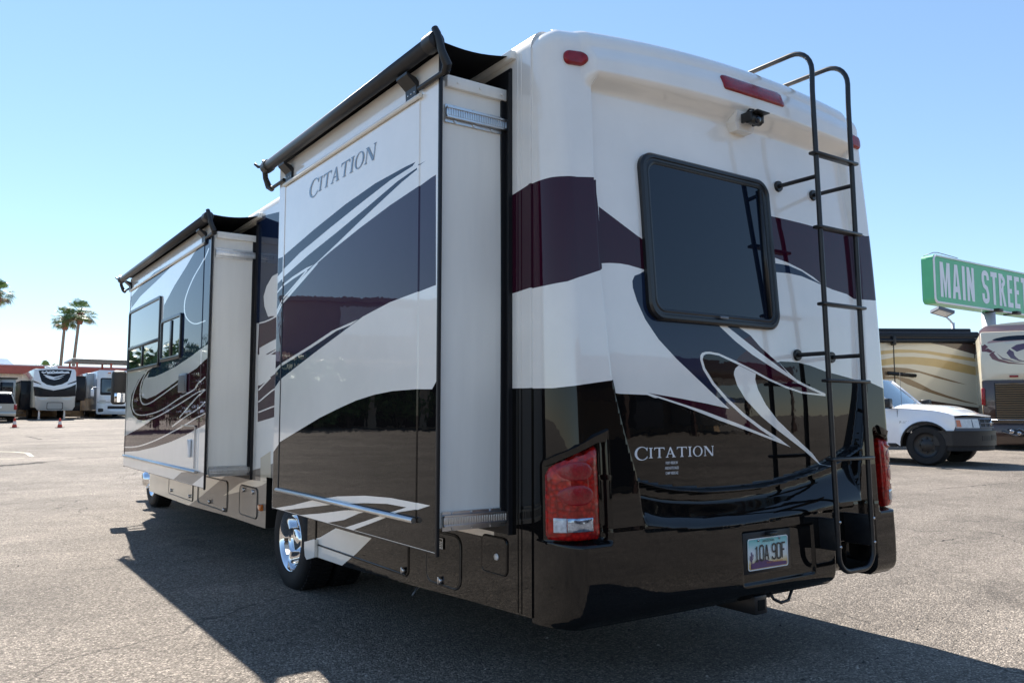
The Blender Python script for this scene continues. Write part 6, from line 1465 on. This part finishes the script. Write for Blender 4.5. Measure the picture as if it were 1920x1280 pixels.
# ------------------------------------------------------------------ left row: trailer, coach, van
def fifth_wheel():
    x0, y0 = 2.65, 56.5; gz = ground_z(x0, y0)
    R = thing('fifth_wheel_trailer', 'white and charcoal fifth-wheel trailer with V-shaped front cap, behind the cones', 'trailer', (x0, y0, gz))
    Q = lambda pts: [(a - x0, b - gz) for a, b in pts]
    FW = {k: [Q(p) for p in v] for k, v in BG['fw'].items()}
    cap = FW['outer'][0]
    zlow = min(b for a, b in cap); zhi = max(b for a, b in cap)
    def f(x, z):
        t = x / 1.35
        return (x, .35 * t * t * t * t - .25 * sin(pi * (z - zlow) / (zhi - zlow)), z)
    P = [(c, p) for c in ('rv_white', 'rv_charcoal', 'rv_white2', 'rv_grey') for p in FW.get(c, [])]
    P = [(('rv_white' if c == 'rv_white2' else c), p) for c, p in P]
    g = [(a, b) for a in np.linspace(-1.2, 1.2, 14) for b in np.linspace(zlow + .1, zhi - .1, 16)]
    sheet('front_cap', cap, P, f, 'rv_white', R, grid=g, smooth=True)
    xa, xb = min(a for a, b in cap), max(a for a, b in cap)
    m = MB(); m.box(xa + .04, xb - .04, .3, 9.5, .75, zhi - .05, b=.06); m.build('body', 'rv_cream', R, autosm=40)
    m = MB(); m.box(xa - .50, xa + .1, 2.2, 6.5, .62, 2.45, b=.02); m.build('side_room', 'rv_charcoal', R, autosm=40)
    m = MB(); m.box(xb - .1, xb + .78, 2.0, 6.0, 1.25, 2.80, b=.02); m.build('side_room', 'rv_charcoal', R, autosm=40)
    m = MB(); m.box(xb - .06, xb + .02, .5, 9, .8, zhi - .2); m.build('side_band', 'rv_grey', R)
    m = MB(); m.box(xb + .05, xb + .6, 2.6, 5.4, .55, 1.25, b=.02); m.build('storage_box', 'rv_charcoal', R, autosm=40)
    m = MB(); m.box(xb + .1, xb + .8, 1.95, 6.05, 2.80, 2.86); m.box(xa - .53, xa, 2.15, 6.55, 2.45, 2.50); m.build('room_topper', 'seal', R)
    m = MB(); m.box(-.35, .35, 3.0, 3.9, zhi - .02, zhi + .28, b=.08); m.build('roof_air_conditioner', 'rv_white', R, autosm=50)
    for x in (-.80, .62):
        m = MB(); m.box(x - .05, x + .05, .8, .9, .0, .85); m.box(x - .12, x + .12, .73, .97, .0, .03); m.build('landing_leg', 'hardware', R)
    m = MB(); m.box(-.16, .16, .0, 1.3, .78, 1.0, b=.03); m.box(-.06, .06, .35, .45, .55, .8); m.build('king_pin', 'black_metal', R, autosm=40)
    m = MB(); m.box(-1.1, 1.1, .75, 9.2, .62, .80); m.build('chassis', 'dark_under', R)
    for y in (5.6, 6.5):
        for x, s in ((-1.05, -1), (1.05, 1)): wheel_bg(R, x, y, .38, .38, .22, (s, 0, 0), 'hardware')
    m = MB()
    for k in range(3): m.box(xa - .75 - .3 * k, xa - .35 - .3 * k, 1.7, 2.4, .42 - .17 * k, .46 - .17 * k)
    m.tube([(xa - .4, 1.7, .75), (xa - 1.5, 1.7, .05)], .02, 6); m.build('entry_steps', 'black_metal', R)
    dr = FW['door'][0]
    n = len(dr); c = (sum(a for a, b in dr) / n, sum(b for a, b in dr) / n)
    m = MB(); q = [(c[0] + (a - c[0]) * .93, c[1] + (b - c[1]) * .86) for a, b in dr]
    e = lambda a, b: (f(a, b)[0], f(a, b)[1] - .012, b)
    m.add([e(a, b) for a, b in dr] + [e(a, b) for a, b in q], [(i, (i + 1) % n, n + (i + 1) % n, n + i) for i in range(n)]); m.build('hatch_trim', 'seal', R, fixn=False)
    sw = FW['script'][0]
    union_flat('cap_lettering', [stroke(s_, .035) for s_ in FW['script']], lambda a, b: (f(a, b)[0], f(a, b)[1] - .02, b), 'rv_white', R)
fifth_wheel()
def class_a():
    x0, y0 = 6.0, 58.2; gz = ground_z(x0, y0)
    R = thing('white_coach', 'white flat-fronted motorhome with wide windscreen beside the fifth-wheel trailer', 'motorhome', (x0, y0, gz))
    Q = lambda pts: [(a - x0, b - gz) for a, b in pts]
    FA = {k: [Q(p) for p in v] for k, v in BG['ca'].items()}
    o = FA['outer'][0]
    xa = min(a for a, b in o); xb = xa + 2.5; zt = max(b for a, b in o); z0 = min(b for a, b in o)
    outer = rrect(xa, xb, z0, zt, .12, 4)
    def f(x, z): t = (x - (xa + xb) / 2) / 1.25; return (x, .22 * t ** 4 + .10 * max(0, z - 1.6), z)
    ws = FA['screen'][0]; wz0 = min(b for a, b in ws); wz1 = max(b for a, b in ws)
    P = [('rv_charcoal', rrect(xa + .18, xb - .18, wz0 - .10, wz1 + .05, .1, 4)), ('glass_sky', rrect(xa + .26, xb - .26, wz0 + .08, wz1 - .03, .08, 4))]
    P.append(('rv_grey', [(xa + .02, 1.02), (xb - .02, 1.02), (xb - .02, 1.10), (xa + .02, 1.10)]))
    for s in (0, 1):
        hx = xa + .14 if not s else xb - .54
        P.append(('headlamp', rrect(hx, hx + .4, .95, 1.22, .04, 3)))
    P.append(('seal', rrect(xa + .65, xb - .65, .62, .82, .03, 3)))
    g = [(a, b) for a in np.linspace(xa + .1, xb - .1, 12) for b in np.linspace(z0 + .1, zt - .1, 12)]
    sheet('front_cap', outer, P, f, 'rv_white', R, grid=g, smooth=True)
    m = MB(); m.box(xa + .02, xb - .02, .28, 9.5, .5, zt - .03, b=.08); m.build('body', 'rv_white', R, autosm=40)
    m = MB(); m.box(xa - .45, xa + .05, 2.0, 6.0, 1.35, zt - .15, b=.03); m.build('side_room', 'rv_grey', R, autosm=40)
    m = MB(); m.box(xa + .1, xb - .1, .05, .3, .42, .66, b=.04); m.build('front_bumper', 'plastic_black', R, autosm=40)
    for s, x in ((-1, xa), (1, xb)):
        m = MB(); m.tube([(x + s * -.02, .1, 2.1), (x + s * .30, -.1, 2.05), (x + s * .32, -.1, 1.9)], .03, 8); m.box(x + s * .22, x + s * .44, -.16, -.02, 1.45, 1.95, b=.05); m.build('side_mirror', 'rv_white', R, autosm=50)
    for x in (xa + .7, xb - .7): 
        m = MB(); m.box(x - .09, x + .09, -.0, .06 + .1 * (zt - 1.6) - .05, zt - .22, zt - .16, b=.01); m.build('marker_light', 'amber', R, autosm=40)
    m = MB(); m.tube([(xa + .3, .10, wz0 + .02), (xa + 1.2, .02, wz0 + .06)], .015, 6); m.build('wiper', 'seal', R)
    for x, s in ((xa + .15, -1), (xb - .15, 1)):
        for y in (1.4, 6.8): wheel_bg(R, x, y, .45, .45, .28, (s, 0, 0), 'hardware')
    m = MB(); m.box(xa + .2, xb - .2, .4, 9, .3, .55); m.build('chassis', 'dark_under', R)
class_a()
def grey_trailer():
    x0, y0 = -1.6, 57.5; gz = ground_z(x0, y0)
    R = thing('travel_trailer', 'grey and charcoal travel trailer at the left edge behind the silver van', 'trailer', (x0, y0, gz))
    m = MB(); m.box(-1.15, 1.25, 0, 7.5, .7, 2.95, b=.10); m.build('body', 'rv_charcoal', R, autosm=40)
    m = MB(); m.box(-1.10, 1.20, -.02, .05, .75, 1.30, b=.02); m.build('lower_panel', 'rv_grey', R, autosm=40)
    m = MB(); m.box(1.22, 2.20, 1.2, 5.0, .85, 2.62, b=.02); s = m.build('side_room', 'rv_grey', R, autosm=40)
    m = MB(); m.box(1.34, 2.06, 1.17, 1.21, 1.75, 2.40, b=.015); m.build('room_window', 'glass_dark', s, autosm=40)
    m = MB(); m.box(1.20, 2.28, 1.1, 5.1, 2.62, 2.70); m.build('room_topper', 'seal', s)
    m = MB(); m.box(-1.0, 1.1, .3, 7.2, 2.95, 3.08, b=.05); m.build('roof_edge', 'rv_white', R, autosm=50)
    m = MB(); m.box(-.4, .5, -.03, .04, 1.6, 2.3, b=.02); m.build('front_window', 'glass_sky', R, autosm=40)
    for y in (3.6, 4.5):
        for x, sg in ((-1.05, -1), (1.15, 1)): wheel_bg(R, x, y, .36, .36, .22, (sg, 0, 0), 'hardware')
    m = MB(); m.box(-.9, 1.0, .1, 7.3, .45, .72); m.tube([(0, .1, .5), (0, -1.1, .5)], .05, 8); m.box(-.15, .15, -1.1, -.95, .0, .5); m.build('chassis', 'dark_under', R)
grey_trailer()
def van():
    x0, y0 = -.72, 51.0; gz = ground_z(x0, y0)
    R = thing('minivan', 'silver minivan seen from behind at the left edge, next to the cone', 'van', (x0, y0, gz))
    secs = [(0.0, .45, 1.00, 1.66, .88, .62), (.12, .38, 1.05, 1.70, .92, .66), (1.2, .36, 1.05, 1.76, .94, .70), (2.6, .36, 1.02, 1.74, .94, .69), (3.3, .36, 1.00, 1.40, .93, .72), (3.7, .38, .98, 1.10, .92, .80), (4.5, .42, .85, .98, .86, .74), (4.7, .48, .75, .82, .76, .66)]
    m = MB(); vs = []; n = 8
    for y, zb, zm, zt, w, wt in secs:
        vs += [(-w * .95, y, zb), (w * .95, y, zb), (w, y, (zb + zm) / 2), (w * .98, y, zm), (wt, y, zt - .02), (wt * .7, y, zt), (-wt * .7, y, zt), (-wt, y, zt - .02)]
        vs += []
    vs2 = []
    for k in range(len(secs)):
        a = vs[k * 8:(k + 1) * 8]
        y, zb, zm, zt, w, wt = secs[k]
        vs2 += a + [(-w * .98, y, zm), (-w, y, (zb + zm) / 2)]
    n = 10
    fs = [(k * n + i, k * n + (i + 1) % n, (k + 1) * n + (i + 1) % n, (k + 1) * n + i) for k in range(len(secs) - 1) for i in range(n)] + [tuple(range(n))[::-1], tuple(range((len(secs) - 1) * n, len(secs) * n))]
    m.add(vs2, fs, 0, True); m.build('body', 'car_silver', R, autosm=28)
    m = MB(); m.prism([(-.80, 1.06), (.80, 1.06), (.62, 1.58), (-.62, 1.58)], lambda a, b: (a, .03 + .0 * b, b), lambda a, b: (a, -.012, b)); m.build('rear_window', 'glass_dark', R)
    for s in (-1, 1):
        m = MB(); m.add([(s * .955, .5, 1.06), (s * .955, 3.2, 1.04), (s * .74, 2.8, 1.66), (s * .72, .6, 1.66)], [(0, 1, 2, 3)]); m.build('side_window', 'glass_dark', R)
        m = MB(); m.box(s * .78, s * .93, -.02, .12, .72, 1.02, b=.02); m.build('tail_light', 'red_plain', R, autosm=40)
        for y in (.85, 3.75): wheel_bg(R, s * .90, y, .33, .33, .2, (s, 0, 0), 'hardware')
    m = MB(); m.box(-.9, .9, -.10, .12, .36, .62, b=.05); m.build('rear_bumper', 'car_silver', R, autosm=40)
    m = MB(); m.box(-.2, .2, -.015, .02, .80, .92, b=.005); m.build('plate', 'letter_white', R, autosm=40)
    m = MB(); m.box(-.8, .8, .2, 4.4, .25, .42); m.build('chassis', 'dark_under', R)
van()

# ------------------------------------------------------------------ buildings and walls
def far_building():
    x0, y0 = 0, 76; gz = ground_z(4, 76)
    R = thing('long_building', 'long low white building with a red fascia behind the parked trailers', 'building', (x0, y0, gz))
    m = MB(); m.box(-14, 16, 0, 12, 0, 3.35); m.build('wall', 'stucco_white', R)
    m = MB(); m.box(-14.6, 16.6, -.9, 12.6, 3.30, 3.95); m.build('fascia', 'fascia_red', R)
    m = MB(); m.box(-14.4, 16.4, -.7, 12.4, 3.95, 4.05); m.build('roof', 'roof_white', R)
    for x in (-9.5, 1.2, 10.0):
        m = MB(); m.box(x, x + 2.6, -.03, .05, .0, 2.2); m.build('bay_opening', 'dark_under', R)
    for x in (-5, -2.2, 5.8):
        m = MB(); m.box(x, x + 1.4, -.04, .05, 1.0, 2.2, b=.02); w = m.build('window', 'trim_grey', R, autosm=40)
        m = MB(); m.box(x + .08, x + 1.32, -.06, -.035, 1.08, 2.12); m.build('pane', 'glass_dark', w)
    for k in range(9):
        m = MB(); m.box(-13.9 + k * 3.7, -13.6 + k * 3.7, -.10, .02, 0, 3.30); m.build('pilaster', 'stucco_white', R)
far_building()
def carport():
    x0, y0 = 8.6, 69.5; gz = ground_z(x0, y0)
    R = thing('carport', 'flat metal carport roof on thin posts behind the white motorhome', 'carport', (x0, y0, gz))
    m = MB(); m.box(-3.8, 4.0, -1.5, 3.5, 4.15, 4.32, b=.03); m.build('roof', 'post_grey', R, autosm=40)
    m = MB(); m.box(-3.8, 4.0, -1.53, -1.5, 4.02, 4.30); m.build('gutter', 'rv_chocolate', R)
    for x in (-3.4, -1.0, 1.4, 3.6):
        for y in (-1.2, 3.2):
            m = MB(); m.box(x - .07, x + .07, y - .07, y + .07, 0, 4.15); m.build('post', 'fascia_red', R)
carport()
def block_wall():
    x0, y0 = 3.0, 66.0; gz = ground_z(x0, y0)
    R = thing('block_wall', 'tan masonry block wall between the parked trailers', 'wall', (x0, y0, gz - .15))
    m = MB(); m.box(-14, 12, .02, .20, 0, 1.9); m.build('core', 'block_tan', R)
    me = None
    for r_ in range(9):
        for c in range(8):
            x = -3.6 + c * .62 + (.31 if r_ % 2 else 0)
            if me is None:
                m = MB(); m.box(0, .60, 0, .03, 0, .195, b=.008, seg=1); o = m.build('block', 'block_tan', R); me = o.data; o.location = (x, -.012, .01 + r_ * .21)
            else:
                o = bpy.data.objects.new('block', me); link(o, R); o.location = (x, -.012, .01 + r_ * .21)
    m = MB(); m.box(-14.05, 12.05, -.03, .24, 1.9, 1.98, b=.01); m.build('coping', 'block_tan', R, autosm=40)
block_wall()
def leaves(mb, c, rad, n, size, rnd, mi=0):
    for k in range(n):
        while True:
            p = Vector((rnd.uniform(-1, 1), rnd.uniform(-1, 1), rnd.uniform(-1, 1)))
            if .35 < p.length < 1: break
        q = Vector((c[0] + p.x * rad[0], c[1] + p.y * rad[1], c[2] + p.z * rad[2]))
        a = Vector((rnd.uniform(-1, 1), rnd.uniform(-1, 1), rnd.uniform(-1, 1))).normalized(); b = a.cross(Vector((rnd.uniform(-1, 1), rnd.uniform(-1, 1), rnd.uniform(-1, 1)))).normalized()
        s = size * rnd.uniform(.6, 1.4)
        mb.add([q - a * s, q + b * s * .45, q + a * s, q - b * s * .45], [(0, 1, 2, 3)], mi)
def shrub(loc, label, rad, seed):
    rnd = random.Random(seed)
    R = thing('shrub', label, 'shrub', loc)
    m = MB()
    for k in range(5): m.tube([(0, 0, 0), (rnd.uniform(-.4, .4) * rad[0], rnd.uniform(-.4, .4) * rad[1], rad[2] * 1.2)], [.05, .015], 6)
    m.build('stem', 'bark', R)
    m = MB()
    for k in range(9): leaves(m, (rnd.uniform(-.6, .6) * rad[0], rnd.uniform(-.5, .5) * rad[1], rad[2] * rnd.uniform(.6, 1.5)), (rad[0] * .5, rad[1] * .5, rad[2] * .5), 260, .10, rnd)
    m.build('foliage', 'leaf', R, fixn=False)
shrub((.9, 67.2, ground_z(.9, 67.2)), 'yellow-green shrub showing above the tan block wall', (1.3, .9, 1.4), 3)

def palm(loc, H, lean, CR, label, seed, nf=60, group='tall fan palms'):
    rnd = random.Random(seed)
    R = thing('palm_tree', label, 'palm tree', loc, group=group)
    top = Vector((lean[0], lean[1], H))
    pts = []; rs = []
    for k in range(15):
        t = k / 14
        pts.append((lean[0] * t ** 1.6, lean[1] * t ** 1.6, H * t)); rs.append(.19 - .05 * t + .3 * max(0, .08 - t))
    m = MB(); m.tube(pts, rs, 12); m.build('trunk', 'bark', R)
    m = MB()
    for k in range(70):            # cut leaf boots below the crown
        a = rnd.uniform(0, 2 * pi); z = rnd.uniform(-1.3, .1); r = .26 + .10 * rnd.random() + .08 * (z + 1.3)
        c = top + Vector((cos(a) * r, sin(a) * r, z)); d = Vector((cos(a) * .14, sin(a) * .14, rnd.uniform(-.2, .25))); s = Vector((-sin(a), cos(a), 0)) * .06
        m.add([c - s, c + s, c + s * .6 + d, c - s * .6 + d], [(0, 1, 2, 3)])
    m.tube([top - Vector((0, 0, 1.3)), top - Vector((0, 0, .7)), top], [.26, .36, .30], 12); m.build('leaf_boots', 'boots', R)
    m = MB()
    for k in range(nf):
        a = rnd.uniform(0, 2 * pi); el = rnd.choice([rnd.uniform(-.75, .2), rnd.uniform(0., 1.35)])
        d = Vector((cos(a) * cos(el), sin(a) * cos(el), sin(el)))
        pl = CR * rnd.uniform(.42, .62)
        base = top + d * .12; hub = top + d * pl + Vector((0, 0, -.10 * pl))
        m.tube([base, (base + hub) / 2 + Vector((0, 0, .05)), hub], [.03, .022, .015], 4, mi=0, cap=False)
        side = d.cross(Vector((0, 0, 1))); side = side.normalized() if side.length > .05 else Vector((1, 0, 0))
        up = side.cross(d).normalized()
        nb = 15; fl = CR * rnd.uniform(.42, .55); dry = 1 if (el < -.45 and rnd.random() < .5) else 0
        for j in range(nb):
            ang = -1.25 + 2.5 * j / (nb - 1)
            dd = (d * cos(ang) + side * sin(ang)).normalized()
            L = fl * (1 - .22 * abs(ang)) * rnd.uniform(.9, 1.08)
            mid = hub + dd * L * .6 + up * .02; tip = hub + dd * L + Vector((0, 0, -.22 * L - .12 * L * rnd.random()))
            w = (dd.cross(up)).normalized() * .032
            m.add([hub, mid + w, tip, mid - w], [(0, 1, 2, 3)], dry)
    m.build('crown', ['frond', 'frond_dry'], R, fixn=False)
palm((7.2, 99.2, ground_z(7.2, 99.2)), 10.3, (.35, -.3, 0), 1.75, 'left and shorter of the two tall fan palms standing together', 11)
palm((8.3, 98.4, ground_z(8.3, 98.4)), 10.9, (.55, -.4, 0), 1.95, 'right and taller of the two tall fan palms standing together', 12)
palm((.50, 90.7, ground_z(.5, 90.7)), 11.6, (.2, 0, 0), 1.75, 'tall fan palm cut by the left edge of the photo', 13)
palm((5.75, 96.0, ground_z(5.75, 96)), 4.2, (.0, 0, 0), 1.6, 'short palm whose top shows over the red fascia', 14, nf=26, group='short palms behind the building')

# ------------------------------------------------------------------ mountains on the horizon
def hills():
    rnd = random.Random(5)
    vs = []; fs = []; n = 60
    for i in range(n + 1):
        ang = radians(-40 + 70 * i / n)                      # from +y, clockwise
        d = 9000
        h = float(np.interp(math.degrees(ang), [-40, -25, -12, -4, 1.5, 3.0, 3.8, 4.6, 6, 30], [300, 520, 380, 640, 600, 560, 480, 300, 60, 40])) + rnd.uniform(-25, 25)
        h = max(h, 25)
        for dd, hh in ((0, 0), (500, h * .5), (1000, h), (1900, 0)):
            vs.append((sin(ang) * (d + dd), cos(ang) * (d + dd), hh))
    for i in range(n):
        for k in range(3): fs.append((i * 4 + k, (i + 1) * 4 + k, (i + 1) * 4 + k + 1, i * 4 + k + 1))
    m = MB(); m.add(vs, fs, 0, False); o = m.build('hills', 'mountain_haze', fixn=False); o['kind'] = 'structure'
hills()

# ------------------------------------------------------------------ what the paintwork mirrors: showroom and hedge to the left, an added canopy behind
def showroom():
    c = (-24.0, 43.5); gz = ground_z(*c)
    R = thing('showroom', 'tan stucco showroom with red tiled roof mirrored in the rear side room', 'building', (c[0], c[1], gz), radians(24))
    m = MB(); m.box(-14, 9, 0, 10, 0, 4.1); m.build('wall', 'stucco_tan', R)
    m = MB(); m.box(-13, 8, -.05, .02, .1, 3.0); m.build('arcade_shade', 'dark_under', R)  # dark sheet in place of the shade inside the arcade
    m = MB(); m.prism([(-2.0, 3.7), (-2.0, 4.0), (2.2, 4.9), (10.2, 4.9), (10.2, 3.7)], lambda a, b: (-14.5, a, b), lambda a, b: (9.5, a, b)); m.build('roof', 'rv_bronze', R)
    for k in range(8):
        m = MB(); m.box(-13.5 + 3.1 * k, -13.1 + 3.1 * k, -1.9, -1.5, 0, 3.7); m.build('column', 'stucco_tan', R)
    m = MB(); m.box(-5, 8.0, 2.4, 9, 4.6, 8.2); t = m.build('tower', 'stucco_tan', R)
    m = MB(); m.box(-5.2, 8.2, 2.2, 9.2, 8.2, 8.5); m.build('parapet', 'stucco_tan', t)
    m = MB(); m.box(-.5, 4.2, 2.3, 2.45, 6.0, 7.9); m.build('sign_panel', 'stucco_white', t)
showroom()
def hedge_tree(loc, H, CR, label, seed):
    rnd = random.Random(seed)
    R = thing('oleander', label, 'shrub', loc, group='oleanders along the lot edge')
    m = MB()
    for k in range(6): m.tube([(0, 0, 0), (rnd.uniform(-.3, .3) * CR, rnd.uniform(-.3, .3) * CR, H * .4), (rnd.uniform(-.6, .6) * CR, rnd.uniform(-.6, .6) * CR, H * .8)], [.08, .06, .02], 6)
    m.build('trunk', 'bark', R)
    m = MB()
    for k in range(10):
        leaves(m, (rnd.uniform(-.6, .6) * CR, rnd.uniform(-.6, .6) * CR, H * rnd.uniform(.25, .85)), (CR * .55, CR * .55, H * .25), 170, .22, rnd)
    m.build('crown', 'frond', R, fixn=False)
for k in range(9):
    hx, hy = -5.5 - 3.0 * k, 38.0 + .9 * k + (k % 3) * .8
    hedge_tree((hx, hy, ground_z(hx, hy)), 3.6 + (k * 37 % 5) * .35, 2.0, 'dark green oleander in the row ahead of the motorhome on its left', 40 + k)
def canopy():  # added behind the camera so the tail's black paint mirrors something dark
    c = (12.0, -29.0); gz = ground_z(*c)
    R = thing('added_dark_canopy', 'long shaded service canopy mirrored in the motorhome tail', 'canopy', (c[0], c[1], gz), radians(180))
    m = MB(); m.box(-30, 30, 0, 14, 5.2, 6.6, b=.03); m.build('roof', 'rv_chocolate', R, autosm=40)
    m = MB(); m.box(-30, 30, 9, 9.3, 0, 5.2); m.build('back_wall', 'block_tan', R)
    for k in range(11):
        m = MB(); m.box(-29.8 + 5.9 * k, -29.5 + 5.9 * k, .3, .6, 0, 5.2); m.build('post', 'rv_chocolate', R)
    for k in range(6):
        m = MB(); m.box(-26 + 9 * k, -23.4 + 9 * k, 2.5, 8.5, .5, 3.2, b=.1); v = m.build('stored_trailer', 'rv_charcoal' if k % 3 else 'rv_grey', R, autosm=40)
canopy()
